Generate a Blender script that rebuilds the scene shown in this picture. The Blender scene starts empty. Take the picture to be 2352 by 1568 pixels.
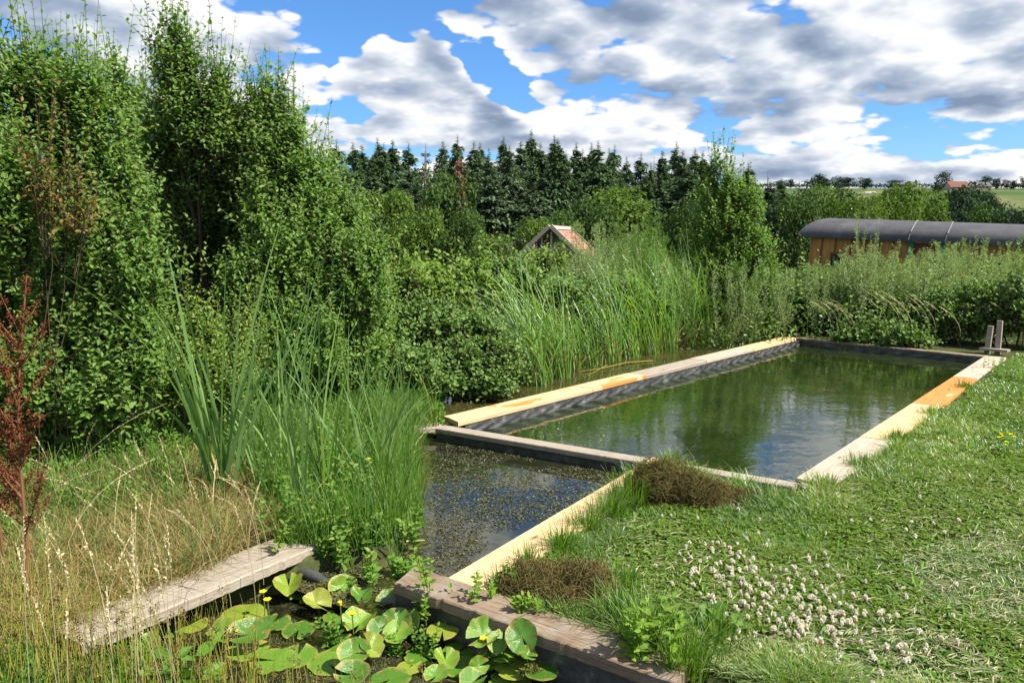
import bpy, math, numpy as np
from math import radians as R_, sin, cos, pi
from mathutils import Vector, Matrix
rng = np.random.default_rng(7)
C = bpy.context.scene
COL = C.collection

# ------------------------------------------------------------------ camera
CAM_H, PITCH, FPX = 1.75, R_(7.4), 1769.0          # eye height, downward tilt, focal length for a 2352 px wide frame
cam_d = bpy.data.cameras.new('camera'); cam = bpy.data.objects.new('camera', cam_d); COL.objects.link(cam)
cam.location = (0, 0, CAM_H); cam.rotation_euler = (pi/2-PITCH, 0, 0)
cam_d.sensor_width = 36; cam_d.lens = 36*FPX/2352; cam_d.clip_start = 0.05; cam_d.clip_end = 5000
C.camera = cam
C.view_settings.view_transform = 'Standard'; C.view_settings.look = 'None'
C.view_settings.gamma = 1; C.view_settings.exposure = 1.1
C.cycles.max_bounces = 7; C.cycles.diffuse_bounces = 3; C.cycles.glossy_bounces = 3
C.cycles.transmission_bounces = 5; C.cycles.transparent_max_bounces = 8
C.cycles.use_denoising = True
C.cycles.caustics_reflective = False; C.cycles.caustics_refractive = False

def ray(u, v):
    dx, dz = (u-1176)/FPX, -(v-784)/FPX
    return np.array([dx, cos(PITCH)+dz*sin(PITCH), -sin(PITCH)+dz*cos(PITCH)])
def at(u, v, z=0.0):
    """where the sight line through a point of the survey photo meets the level z"""
    d = ray(u, v); t = (z-CAM_H)/d[2]
    return np.array([0, 0, CAM_H])+d*t
def atd(u, v, Y):
    d = ray(u, v); return np.array([0, 0, CAM_H])+d*(Y/d[1])

# ------------------------------------------------------------------ sun and sky
SUN_AZ, SUN_EL = R_(112), R_(50)                   # azimuth from +Y towards +X
sdir = Vector((sin(SUN_AZ)*cos(SUN_EL), cos(SUN_AZ)*cos(SUN_EL), sin(SUN_EL)))
sl = bpy.data.lights.new('sun', 'SUN'); sl.energy = 5.0; sl.angle = R_(0.5); sl.color = (1.0, 0.94, 0.82)
so = bpy.data.objects.new('sun', sl); COL.objects.link(so)
so.rotation_euler = sdir.to_track_quat('Z', 'Y').to_euler(); so.location = sdir*50

W = bpy.data.worlds.new('World'); C.world = W; W.use_nodes = True
nt = W.node_tree; nt.nodes.clear()
class NT:
    """small helper to write node expressions"""
    def __init__(s, t): s.t = t
    def n(s, typ, **kw):
        x = s.t.nodes.new(typ)
        for k, v in kw.items(): setattr(x, k, v)
        return x
    def link(s, a, b): s.t.links.new(a, b)
    def put(s, sock, v):
        if isinstance(v, bpy.types.NodeSocket): s.link(v, sock)
        else: sock.default_value = v
    def m(s, op, a, b=None, c=None, clamp=False):
        x = s.n('ShaderNodeMath', operation=op, use_clamp=clamp); s.put(x.inputs[0], a)
        if b is not None: s.put(x.inputs[1], b)
        if c is not None: s.put(x.inputs[2], c)
        return x.outputs[0]
    def vm(s, op, a, b=None):
        x = s.n('ShaderNodeVectorMath', operation=op); s.put(x.inputs[0], a)
        if b is not None:
            if op == 'SCALE': s.put(x.inputs['Scale'], b)
            else: s.put(x.inputs[1], b)
        return x.outputs['Vector']
    def noise(s, vec, scale, detail=6, rough=.55, dist=0, typ=None):
        x = s.n('ShaderNodeTexNoise'); s.put(x.inputs['Vector'], vec); s.put(x.inputs['Scale'], scale)
        x.inputs['Detail'].default_value = detail; x.inputs['Roughness'].default_value = rough; x.inputs['Distortion'].default_value = dist
        return x.outputs['Fac']
    def vor(s, vec, scale, detail=0, rough=.5, feature='F1', smooth=None):
        x = s.n('ShaderNodeTexVoronoi', feature=feature); s.put(x.inputs['Vector'], vec); x.inputs['Scale'].default_value = scale
        x.inputs['Detail'].default_value = detail; x.inputs['Roughness'].default_value = rough
        if smooth is not None: x.inputs['Smoothness'].default_value = smooth
        return x.outputs['Distance']
    def ss(s, v, a, b, lo=0., hi=1.):
        x = s.n('ShaderNodeMapRange', interpolation_type='SMOOTHSTEP'); s.put(x.inputs['Value'], v)
        for k, q in zip(('From Min', 'From Max', 'To Min', 'To Max'), (a, b, lo, hi)): s.put(x.inputs[k], q)
        return x.outputs['Result']
    def mix(s, f, a, b, bt='MIX'):
        x = s.n('ShaderNodeMix', data_type='RGBA', blend_type=bt); s.put(x.inputs[0], f)
        for i, v in ((6, a), (7, b)):
            s.put(x.inputs[i], v if isinstance(v, bpy.types.NodeSocket) or len(v) == 4 else (*v, 1))
        return x.outputs[2]
    def ramp(s, f, stops, interp='LINEAR'):
        x = s.n('ShaderNodeValToRGB'); s.put(x.inputs[0], f); r = x.color_ramp; r.interpolation = interp
        while len(r.elements) < len(stops): r.elements.new(.5)
        for e, (p, c) in zip(r.elements, stops): e.position = p; e.color = (*c, 1)
        return x.outputs[0]
    def xyz(s, v):
        x = s.n('ShaderNodeSeparateXYZ'); s.put(x.inputs[0], v); return x.outputs
    def comb(s, a, b, c):
        x = s.n('ShaderNodeCombineXYZ')
        for i, v in enumerate((a, b, c)): s.put(x.inputs[i], v)
        return x.outputs[0]
    def bump(s, h, strength, dist=.01):
        x = s.n('ShaderNodeBump'); s.put(x.inputs['Height'], h); s.put(x.inputs['Strength'], strength); x.inputs['Distance'].default_value = dist
        return x.outputs[0]

w = NT(nt)
tc = w.n('ShaderNodeTexCoord').outputs['Generated']
sky = w.n('ShaderNodeTexSky', sky_type='NISHITA', sun_disc=False, sun_elevation=SUN_EL, sun_rotation=SUN_AZ)
sky.air_density = 1.0; sky.dust_density = .6; sky.ozone_density = 2.0
X, Y, Z = w.xyz(tc)
zc = w.m('MAXIMUM', Z, 0.0)
den = w.m('ADD', zc, 0.16)
az = w.m('ARCTAN2', X, Y)
P = w.vm('SCALE', w.comb(X, Y, w.m('MULTIPLY', zc, 2.5)), w.m('DIVIDE', 1.0, w.m('POWER', den, .55)))
def azel(u, v):
    d = ray(u, v); return math.atan2(d[0], d[1]), d[2]/np.linalg.norm(d)
def blob(u, v, ru, rv, rot=0, warp=None):
    """soft patch of sky: centre, half sizes in survey px, tilt in degrees"""
    a, e = azel(u, v)
    p = w.m('DIVIDE', w.m('SUBTRACT', AZ2, a), 1/FPX); q = w.m('DIVIDE', w.m('SUBTRACT', Z2, e), 1/FPX)
    c, s = cos(R_(rot)), sin(R_(rot))
    x1 = w.m('ADD', w.m('MULTIPLY', p, c/ru), w.m('MULTIPLY', q, s/ru)); x2 = w.m('ADD', w.m('MULTIPLY', p, -s/rv), w.m('MULTIPLY', q, c/rv))
    r2 = w.m('ADD', w.m('MULTIPLY', x1, x1), w.m('MULTIPLY', x2, x2))
    return w.m('EXPONENT', w.m('MULTIPLY', r2, -1.0))
wn = w.n('ShaderNodeTexNoise'); w.put(wn.inputs['Vector'], P); wn.inputs['Scale'].default_value = 5; wn.inputs['Detail'].default_value = 4
wv = w.vm('SUBTRACT', wn.outputs['Color'], (.5, .5, .5))
wx, wy, wz = w.xyz(wv)
AZ2 = w.m('MULTIPLY_ADD', wx, .07, az); Z2 = w.m('MULTIPLY_ADD', wz, .045, Z)
def dens(vec, hi=True):
    a = w.noise(vec, 2.9, 10 if hi else 4, .6, .15)
    b = w.vor(vec, 7.0, 2.0 if hi else 1.0, .55, 'F1')
    return w.m('ADD', w.m('MULTIPLY', a, 1.0), w.m('MULTIPLY', w.m('SUBTRACT', .5, b), .46))
D = dens(P)
PO = w.vm('ADD', P, (0.045, 0.0, 0.075))
D2 = dens(PO, False)
DL = dens(P, False)
gaps = [(770, 40, 85, 60, 0, .55), (860, 20, 90, 30, 10, .5), (920, 60, 45, 40, 0, .4), (1060, 110, 120, 22, -38, .5), (1160, 170, 100, 26, -58, .6), (1190, 215, 40, 45, 0, .35), (700, 110, 30, 60, 0, .2),
        (815, 270, 55, 26, 10, .55), (1735, 30, 70, 26, -12, .5), (760, 165, 18, 40, 0, .35), (2080, 325, 90, 22, 0, .42), (2180, 352, 60, 18, 0, .3),
        (1665, 278, 70, 9, 0, .3), (1960, 180, 22, 16, 0, .3), (1700, 305, 60, 12, 0, .3), (1370, 205, 24, 36, 0, .0)]
fills = [(1700, 150, 420, 70, 0, .3), (1250, 300, 380, 45, 0, .3), (880, 110, 40, 45, 0, .42), (990, 140, 70, 24, 0, .4), (1080, 215, 130, 32, -42, .4), (300, 100, 420, 120, 0, .35), (2250, 100, 200, 90, 0, .3), (900, 200, 150, 40, -20, .2), (1500, 40, 350, 40, 0, .3), (1400, 320, 500, 30, 0, .15), (2170, 340, 22, 12, 0, .35), (2150, 395, 420, 22, 0, .42), (1500, 385, 500, 30, 0, .3), (2250, 200, 160, 60, 0, .25)]
bias = 0.0
for g in gaps: bias = w.m('SUBTRACT', bias, w.m('MULTIPLY', blob(*g[:5]), g[5]))
for g in fills: bias = w.m('ADD', bias, w.m('MULTIPLY', blob(*g[:5]), g[5]))
DD = w.m('ADD', w.m('MULTIPLY_ADD', D, 1.45, .165), bias)
cover = w.ss(DD, .49, .64)
greys = [(1620, 215, 330, 26, -2, .75), (1800, 245, 200, 18, -2, .6), (2290, 232, 120, 16, 0, .95), (1350, 20, 260, 34, 0, .6), (1800, 60, 250, 30, 0, .4), (60, 60, 160, 60, 10, .55), (1200, 325, 190, 18, 0, .45), (1090, 250, 130, 25, -20, .45), (1430, 150, 160, 50, 0, .25), (2310, 322, 70, 8, 0, .7), (200, 20, 300, 20, 0, .5), (640, 5, 110, 12, 0, .5), (1950, 300, 200, 12, 0, .2), (1100, 20, 60, 25, 0, .4)]
whites = [(900, 90, 60, 50, 0, .7), (1120, 205, 120, 18, -40, .9), (1240, 270, 80, 20, -35, .7), (1500, 150, 60, 40, 0, .5), (1840, 150, 110, 32, -30, .7), (1400, 290, 200, 25, 0, .4), (2150, 130, 150, 30, -25, .7), (2260, 270, 70, 14, 0, .6), (2040, 275, 90, 12, 0, .4), (330, 60, 150, 22, -20, .6), (560, 50, 110, 30, -10, .6), (740, 230, 60, 30, 0, .4), (1600, 330, 200, 12, 0, .35)]
gb = 0.0
for g in greys: gb = w.m('ADD', gb, w.m('MULTIPLY', blob(*g[:5]), g[5]))
for g in whites: gb = w.m('SUBTRACT', gb, w.m('MULTIPLY', blob(*g[:5]), g[5]))
lit = w.m('ADD', w.m('MULTIPLY', w.m('SUBTRACT', DL, D2), 1.7), w.m('MULTIPLY', w.m('MAXIMUM', w.m('SUBTRACT', D, DL), -.06), 3.4))
thick = w.ss(DD, .6, 1.25, 0., .35)
S = w.m('SUBTRACT', w.m('SUBTRACT', w.m('ADD', lit, .97), w.m('MULTIPLY', gb, .55)), thick)
ccol = w.ramp(S, [(0.0, (.23, .31, .44)), (.28, (.36, .44, .58)), (.55, (.56, .63, .74)), (.8, (.86, .89, .94)), (1.0, (1.04, 1.02, .99))])
CL = 6.1
ccol = w.vm('SCALE', ccol, CL)
skyc = w.mix(1.0, sky.outputs[0], (.47, .78, 1.12), 'MULTIPLY')
hz = w.ss(Z, .0, .16, .7, 0.)
skyc = w.mix(hz, skyc, (2.9, 4.5, 6.6))
res = w.mix(cover, skyc, ccol)
bg = w.n('ShaderNodeBackground'); w.link(res, bg.inputs[0]); bg.inputs[1].default_value = 0.08
out = w.n('ShaderNodeOutputWorld'); w.link(bg.outputs[0], out.inputs[0])
W.cycles.sampling_method = 'MANUAL'; W.cycles.sample_map_resolution = 512

# ------------------------------------------------------------------ geometry helpers
def nrm(a): return a/np.maximum(np.linalg.norm(a, axis=-1, keepdims=True), 1e-9)
class Geo:
    """collects faces (quads) and builds ONE mesh object; every face carries a random tint value"""
    def __init__(s): s.V, s.F, s.R, s.M, s.n = [], [], [], [], 0
    def add(s, V, F, rnd=None, mat=0):
        V = np.asarray(V, float).reshape(-1, 3); F = np.asarray(F, int).reshape(-1, 4)
        if len(V) == 0: return s
        s.V.append(V); s.F.append(F+s.n); s.n += len(V)
        r = rng.random(len(F)) if rnd is None else np.broadcast_to(np.asarray(rnd, float), (len(F),))
        s.R.append(r); s.M.append(np.full(len(F), mat, int)); return s
    def mesh(s, name, mats, smooth=False):
        me = bpy.data.meshes.new(name)
        V = np.concatenate(s.V); F = np.concatenate(s.F); n = len(F)
        me.vertices.add(len(V)); me.vertices.foreach_set('co', V.astype(np.float32).ravel())
        me.loops.add(n*4); me.loops.foreach_set('vertex_index', F.astype(np.int32).ravel())
        me.polygons.add(n); me.polygons.foreach_set('loop_start', np.arange(0, n*4, 4, dtype=np.int32))
        me.polygons.foreach_set('loop_total', np.full(n, 4, dtype=np.int32))
        for m in mats: me.materials.append(m)
        me.polygons.foreach_set('material_index', np.concatenate(s.M).astype(np.int32))
        me.polygons.foreach_set('use_smooth', np.full(n, bool(smooth)))
        a = me.attributes.new('rnd', 'FLOAT', 'FACE'); a.data.foreach_set('value', np.concatenate(s.R).astype(np.float32))
        me.update(calc_edges=True); return me
    def build(s, name, mats, parent=None, loc=None, smooth=False):
        if not isinstance(mats, (list, tuple)): mats = [mats]
        if loc is not None: s.V = [v-np.asarray(loc) for v in s.V]
        o = bpy.data.objects.new(name, s.mesh(name, mats, smooth)); COL.objects.link(o)
        if parent is not None: o.parent = parent
        if loc is not None and parent is None: o.location = loc
        return o
def empty(name, loc=(0, 0, 0), rz=0):
    o = bpy.data.objects.new(name, None); COL.objects.link(o); o.location = loc; o.rotation_euler = (0, 0, rz); o.empty_display_size = .1; return o
def tag(o, label=None, cat=None, group=None, kind=None):
    for k, v in (('label', label), ('category', cat), ('group', group), ('kind', kind)):
        if v: o[k] = v
    return o
def dup(o, loc=None, rot=None, sc=None, parent=None):
    c = o.copy(); COL.objects.link(c)
    if parent is not None: c.parent = parent
    for ch in o.children: dup(ch, parent=c)
    if loc is not None: c.location = loc
    if rot is not None: c.rotation_euler = rot
    if sc is not None: c.scale = sc if hasattr(sc, '__len__') else (sc, sc, sc)
    return c

def orient(d, up):
    """rotation matrices whose Y axis is d and whose Z axis leans to up"""
    Yv = nrm(d); Xv = nrm(np.cross(Yv, up)); Zv = np.cross(Xv, Yv)
    return np.stack([Xv, Yv, Zv], axis=-1)
def scatter(g, tv, tf, pos, Rm, s, rnd=None, mat=0):
    n = len(pos); tv = np.asarray(tv, float); tf = np.asarray(tf, int)
    s = np.broadcast_to(np.asarray(s, float), (n,)) if np.ndim(s) < 2 else s
    sv = tv[None]*(s[:, None, None] if s.ndim == 1 else s[:, None, :])
    V = np.einsum('nij,nkj->nki', Rm, sv)+pos[:, None]
    F = tf[None]+(np.arange(n)*len(tv))[:, None, None]
    r = rng.random(n) if rnd is None else np.broadcast_to(rnd, (n,))
    g.add(V.reshape(-1, 3), F.reshape(-1, 4), np.repeat(r, len(tf)), mat)
def rv(n): return rng.normal(size=(n, 3))
LEAF = ([(0, 0, 0), (.22, .25, .05), (.25, .62, .06), (0, 1, -.08), (-.25, .62, .06), (-.22, .25, .05)], [(0, 1, 2, 3), (0, 3, 4, 5)])
ROUND = ([(0, 0, 0), (.34, .22, .06), (.36, .72, .06), (0, 1, -.05), (-.36, .72, .06), (-.34, .22, .06)], [(0, 1, 2, 3), (0, 3, 4, 5)])
NARROW = ([(0, 0, 0), (.11, .4, .02), (0, 1, -.14), (-.11, .4, .02)], [(0, 1, 2, 3)])
DIAM = ([(0, 0, 0), (.28, .45, .05), (0, 1, -.05), (-.28, .45, .05)], [(0, 1, 2, 3)])
def blades(g, base, az, lean, h, w, curve, nseg=3, rnd=None, mat=0, face=None, taper=.55):
    n = len(base); f = lambda a: np.broadcast_to(np.asarray(a, float), (n,))
    az, lean, h, w, curve = map(f, (az, lean, h, w, curve))
    dh = np.stack([np.cos(az), np.sin(az), 0*az], -1)
    fa = az+pi/2+rng.normal(size=n)*.7 if face is None else face
    sd = np.stack([np.cos(fa), np.sin(fa), 0*fa], -1)
    rows = []
    for k in range(nseg+1):
        t = k/nseg
        p = base+dh*(h*(lean*t+curve*t*t))[:, None]; p[:, 2] = p[:, 2]+h*(t-.45*np.abs(curve)*t**3)
        ww = w*(1-t**1.6*.93)**taper*.5
        rows += [p-sd*ww[:, None], p+sd*ww[:, None]]
    V = np.stack(rows, 1); m = 2*(nseg+1)
    tf = np.array([(2*k, 2*k+1, 2*k+3, 2*k+2) for k in range(nseg)])
    F = tf[None]+(np.arange(n)*m)[:, None, None]
    r = rng.random(n) if rnd is None else np.broadcast_to(rnd, (n,))
    g.add(V.reshape(-1, 3), F.reshape(-1, 4), np.repeat(r, nseg), mat)
def tubes(g, P, Rr, sides=3, rnd=None, mat=0):
    """P (n, k, 3) poly-lines with radii Rr (n, k)"""
    n, k, _ = P.shape; T = np.gradient(P, axis=1); T = nrm(T)
    ref = np.where(np.abs(T[..., 2:3]) > .9, np.array([1., 0, 0]), np.array([0, 0, 1.]))
    A = nrm(np.cross(T, ref)); B = np.cross(T, A)
    th = np.arange(sides)*2*pi/sides
    V = P[:, :, None]+Rr[:, :, None, None]*(A[:, :, None]*np.cos(th)[:, None]+B[:, :, None]*np.sin(th)[:, None])
    tf = [(a*sides+j, a*sides+(j+1) % sides, (a+1)*sides+(j+1) % sides, (a+1)*sides+j) for a in range(k-1) for j in range(sides)]
    F = np.array(tf)[None]+(np.arange(n)*k*sides)[:, None, None]
    r = rng.random(n) if rnd is None else np.broadcast_to(rnd, (n,))
    g.add(V.reshape(-1, 3), F.reshape(-1, 4), np.repeat(r, len(tf)), mat)
def tube1(g, pts, radii, sides=8, rnd=.5, mat=0):
    P = np.asarray(pts, float)[None]; tubes(g, P, np.asarray(radii, float)[None], sides, rnd, mat)
def line3(a, b, k=4, bend=0.0):
    """k points from a to b (both (n,3)), sagging sideways by bend"""
    t = np.linspace(0, 1, k)[None, :, None]
    P = a[:, None]*(1-t)+b[:, None]*t
    if bend: P = P+(rv(len(a))*bend)[:, None]*(t*(1-t)*4)
    return P
SUNB = np.array(sdir)*.75+np.array([0, -.15, 0])
def shoots(g, b, d, L, nleaf, size, K=4, rise=.3, tmpl=LEAF, mat_leaf=0, mat_stem=1, srad=.0028, spread=.9, start=.08, tint=None, jit=.25):
    n = len(b); d = nrm(d); L = np.broadcast_to(np.asarray(L, float), (n,))
    up = np.array([0, 0, 1.])
    def pos(t): return b[:, None]+(d*L[:, None])[:, None]*t[..., None]+up*(rise*L)[:, None, None]*(t**2)[..., None]
    t = np.broadcast_to(np.linspace(0, 1, K), (n, K))
    tubes(g, pos(t), srad*(1.3-t)*np.ones((n, 1)), 3, None, mat_stem)
    tl = start+(1-start)*(np.arange(nleaf)+rng.random((n, nleaf))*.6)/nleaf
    p = pos(tl).reshape(-1, 3)
    tan = nrm(d[:, None]+up*(2*rise)*tl[..., None]).reshape(-1, 3)
    ph = (np.arange(nleaf)*2.4+rng.random((n, 1))*6.28).ravel()
    A = nrm(np.cross(tan, rv(len(tan))*.05+np.array([.3, .9, .2]))); B = np.cross(tan, A)
    rad = A*np.cos(ph)[:, None]+B*np.sin(ph)[:, None]
    ld = tan*.55+rad*spread+rv(len(tan))*jit
    sz = size*(1-.4*tl.ravel()**3)*rng.uniform(.65, 1.2, len(p))
    base = np.repeat(rng.random(n), nleaf) if tint is None else np.repeat(np.broadcast_to(tint, (n,)), nleaf)
    r = np.clip(base*.45+rng.random(len(p))*.55, 0, 1)
    scatter(g, *tmpl, p, orient(ld, up*.55+SUNB+rv(len(p))*.35), sz, r, mat_leaf)
def box(g, c, s, R=None, mat=0, rnd=.5):
    x, y, z = np.asarray(s)/2
    V = np.array([(-x, -y, -z), (x, -y, -z), (x, y, -z), (-x, y, -z), (-x, -y, z), (x, -y, z), (x, y, z), (-x, y, z)])
    if R is not None: V = V@np.asarray(R).T
    g.add(V+np.asarray(c), [(0, 3, 2, 1), (4, 5, 6, 7), (0, 1, 5, 4), (1, 2, 6, 5), (2, 3, 7, 6), (3, 0, 4, 7)], rnd, mat)
def inpoly(p, poly):
    x, y = p[:, 0], p[:, 1]; r = np.zeros(len(p), bool); n = len(poly)
    for i in range(n):
        x1, y1 = poly[i][:2]; x2, y2 = poly[(i+1) % n][:2]
        c = ((y1 > y) != (y2 > y)) & (x < (x2-x1)*(y-y1)/((y2-y1) if y2 != y1 else 1e-9)+x1)
        r ^= c
    return r
def polydist(p, poly):
    """signed distance to a polygon outline, negative inside"""
    d = np.full(len(p), 1e9); n = len(poly)
    for i in range(n):
        a = np.array(poly[i][:2]); b = np.array(poly[(i+1) % n][:2]); ab = b-a
        t = np.clip(((p-a)@ab)/max(ab@ab, 1e-9), 0, 1)
        d = np.minimum(d, np.linalg.norm(p-(a+t[:, None]*ab), axis=1))
    return np.where(inpoly(p, poly), -d, d)
def vnoise(x, y, s, seed=0):
    """smooth value noise on arrays"""
    r = np.random.default_rng(seed).random((64, 64)); X = np.asarray(x)/s; Y = np.asarray(y)/s
    i, j = np.floor(X).astype(int), np.floor(Y).astype(int); fx, fy = X-i, Y-j; fx = fx*fx*(3-2*fx); fy = fy*fy*(3-2*fy)
    g = lambda a, b: r[a % 64, b % 64]
    return (g(i, j)*(1-fx)+g(i+1, j)*fx)*(1-fy)+(g(i, j+1)*(1-fx)+g(i+1, j+1)*fx)*fy

# ------------------------------------------------------------------ materials
def newmat(name):
    m = bpy.data.materials.new(name); m.use_nodes = True; m.node_tree.nodes.clear(); return m, NT(m.node_tree)
def finish(t, sh):
    o = t.n('ShaderNodeOutputMaterial'); t.link(sh, o.inputs[0])
def principled(t, col, rough=.6, spec=.5, normal=None, **kw):
    b = t.n('ShaderNodeBsdfPrincipled'); t.put(b.inputs['Base Color'], col if isinstance(col, bpy.types.NodeSocket) else (*col, 1))
    t.put(b.inputs['Roughness'], rough); t.put(b.inputs['Specular IOR Level'], spec)
    if normal is not None: t.link(normal, b.inputs['Normal'])
    for k, v in kw.items(): t.put(b.inputs[k], v)
    return b.outputs[0]
def foliage(name, cols, trans=.42, gloss=.10, rough=.38, tcol=None):
    """leaf: a tint from the face's random value, light passing through, a waxy sheen"""
    m, t = newmat(name)
    a = t.n('ShaderNodeAttribute', attribute_name='rnd').outputs['Fac']
    c = t.ramp(a, [(i/(len(cols)-1), q) for i, q in enumerate(cols)])
    d = t.n('ShaderNodeBsdfDiffuse'); t.link(c, d.inputs[0])
    tr = t.n('ShaderNodeBsdfTranslucent'); t.link(t.mix(1.0, c, (1.35, 1.5, .55) if tcol is None else tcol, 'MULTIPLY'), tr.inputs[0])
    s = t.n('ShaderNodeMixShader'); s.inputs[0].default_value = trans; t.link(d.outputs[0], s.inputs[1]); t.link(tr.outputs[0], s.inputs[2])
    if gloss <= 0: finish(t, s.outputs[0]); return m
    gl = t.n('ShaderNodeBsdfGlossy'); gl.inputs['Roughness'].default_value = rough+.12; gl.inputs[0].default_value = (1, 1, 1, 1)
    fr = t.n('ShaderNodeFresnel'); fr.inputs[0].default_value = 1.4
    s2 = t.n('ShaderNodeMixShader'); t.link(t.m('MULTIPLY_ADD', fr.outputs[0], gloss*1.5, gloss*.04, clamp=True), s2.inputs[0]); t.link(s.outputs[0], s2.inputs[1]); t.link(gl.outputs[0], s2.inputs[2])
    finish(t, s2.outputs[0]); return m
G1, G2, G3, G4 = (.068, .142, .024), (.112, .218, .033), (.165, .28, .044), (.205, .305, .06)
M = {}
M['leaf'] = foliage('shrub_leaf', [G1, G2, G3, G4], gloss=.18, trans=.46)
M['leaf_dark'] = foliage('dark_shrub_leaf', [(.018, .045, .014), (.030, .068, .020), (.045, .09, .025)], gloss=.12, trans=.3)
M['leaf_light'] = foliage('light_leaf', [(.07, .15, .02), (.13, .23, .03), (.20, .30, .045), (.22, .26, .07)], gloss=.12)
M['leaf_birch'] = foliage('birch_leaf', [(.075, .15, .022), (.12, .22, .03), (.17, .27, .04)], gloss=.14, trans=.5)
M['leaf_red'] = foliage('reddish_young_leaf', [(.13, .17, .03), (.16, .18, .03), (.24, .13, .04), (.14, .18, .03)], gloss=.1)
M['bramble'] = foliage('bramble_leaf', [(.052, .115, .024), (.088, .172, .032), (.135, .23, .044), (.19, .28, .07)], gloss=.14, rough=.42, trans=.32)
M['weed'] = foliage('weed_leaf', [(.07, .155, .02), (.11, .225, .03), (.16, .28, .04)], gloss=.08)
M['reed'] = foliage('reed_blade', [(.08, .18, .04), (.12, .25, .055), (.17, .30, .075), (.30, .34, .08)], gloss=.10, rough=.35, trans=.4)
M['cattail'] = foliage('cattail_blade', [(.10, .19, .055), (.15, .255, .08), (.20, .31, .085)], gloss=.10, rough=.35, trans=.35)
M['sedge'] = foliage('sedge_blade', [(.05, .13, .018), (.08, .18, .025), (.13, .24, .035), (.20, .24, .06)], gloss=.06)
M['grass'] = foliage('lawn_blade', [(.035, .10, .010), (.075, .17, .014), (.125, .23, .018), (.19, .27, .03), (.38, .33, .12)], gloss=.08)
M['clover'] = foliage('clover_leaf', [(.06, .125, .014), (.11, .185, .02), (.16, .23, .035)], gloss=.06)
M['dry'] = foliage('dry_grass_blade', [(.30, .22, .08), (.42, .31, .13), (.24, .16, .06), (.20, .20, .05), (.50, .39, .20)], gloss=.03, trans=.25, tcol=(1, .95, .7))
M['straw'] = foliage('pale_straw', [(.36, .30, .14), (.50, .43, .24), (.62, .54, .34)], gloss=.03, trans=.25, tcol=(1, .95, .7))
M['clipping'] = foliage('drying_clippings', [(.20, .26, .12), (.30, .33, .17), (.42, .38, .22)], gloss=.04, trans=.25, tcol=(1, 1, .7))
M['rush'] = foliage('rush_stem', [(.16, .23, .03), (.24, .28, .04), (.30, .27, .05), (.34, .22, .07)], gloss=.06, trans=.25)
M['brown'] = foliage('brown_seed', [(.09, .062, .026), (.14, .10, .042), (.21, .155, .07)], gloss=0, trans=.15, tcol=(1, .8, .5))
M['dock'] = foliage('dock_seed', [(.07, .022, .012), (.13, .042, .020), (.19, .075, .035)], gloss=0, trans=.12, tcol=(1.2, .6, .5))
M['dockstem'] = foliage('dock_stem', [(.15, .07, .04), (.22, .11, .055)], gloss=.03, trans=.05, tcol=(1, 1, 1))
M['conifer'] = foliage('spruce_needles', [(.036, .074, .026), (.058, .108, .038), (.085, .145, .052)], gloss=.04, rough=.6, trans=.15)
M['conifer2'] = foliage('grey_green_needles', [(.052, .092, .042), (.082, .13, .064), (.11, .165, .082)], gloss=.04, rough=.6, trans=.15)
M['deadneedle'] = foliage('dead_needles', [(.16, .07, .04), (.25, .115, .065), (.30, .16, .09)], gloss=0, trans=.1, tcol=(1, .8, .6))
M['greytwig'] = foliage('bare_twigs', [(.09, .075, .06), (.14, .12, .09), (.19, .17, .13)], gloss=0, trans=.05, tcol=(1, 1, 1))
M['oak'] = foliage('oak_leaf', [(.030, .062, .014), (.048, .09, .018), (.070, .12, .024)], gloss=.06, trans=.25)
M['farleaf'] = foliage('far_tree_leaf', [(.018, .036, .018), (.026, .05, .024), (.038, .066, .03)], gloss=.03, trans=.15)
M['lime'] = foliage('yellow_green_leaf', [(.055, .10, .016), (.085, .145, .022), (.12, .18, .03)], gloss=.06, trans=.32)
M['mugwort'] = foliage('mugwort_leaf', [(.15, .23, .08), (.24, .33, .14), (.36, .44, .23), (.52, .56, .36)], gloss=.04, trans=.3)
M['stem'] = foliage('green_stem', [(.08, .12, .03), (.13, .15, .05)], gloss=.04, trans=.05)
M['twig'] = foliage('brown_twig', [(.06, .045, .03), (.11, .08, .055)], gloss=.02, trans=.02)
M['flower_pink'] = foliage('pale_pink_petal', [(.50, .38, .42), (.62, .5, .52), (.7, .62, .6)], gloss=0, trans=.3, tcol=(1, 1, 1))
M['flower_purple'] = foliage('thistle_petal', [(.30, .12, .28), (.38, .18, .34)], gloss=0, trans=.3, tcol=(1, 1, 1))
M['flower_white'] = foliage('clover_floret', [(.76, .69, .54), (.85, .80, .68), (.88, .84, .74)], gloss=0, trans=.25, tcol=(1, 1, .95))
M['flower_spent'] = foliage('spent_floret', [(.36, .20, .14), (.48, .28, .20)], gloss=0, trans=.2, tcol=(1, .9, .8))
M['yellow'] = foliage('yellow_petal', [(.75, .58, .02), (.85, .70, .03)], gloss=.05, trans=.25, tcol=(1, 1, .8))
M['sprout'] = foliage('sprout_leaf', [(.12, .22, .025), (.17, .29, .035), (.24, .35, .05)], gloss=.06, trans=.45)
M['pad'] = None
def bark(name, c1, c2, sc=12):
    m, t = newmat(name); tc = t.n('ShaderNodeTexCoord').outputs['Object']
    v = t.n('ShaderNodeMapping'); t.link(tc, v.inputs[0]); v.inputs['Scale'].default_value = (1, 1, .25)
    n = t.noise(v.outputs[0], sc, 6, .65); finish(t, principled(t, t.ramp(n, [(.3, c1), (.7, c2)]), .9, .2, t.bump(n, .6, .02))); return m
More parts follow.
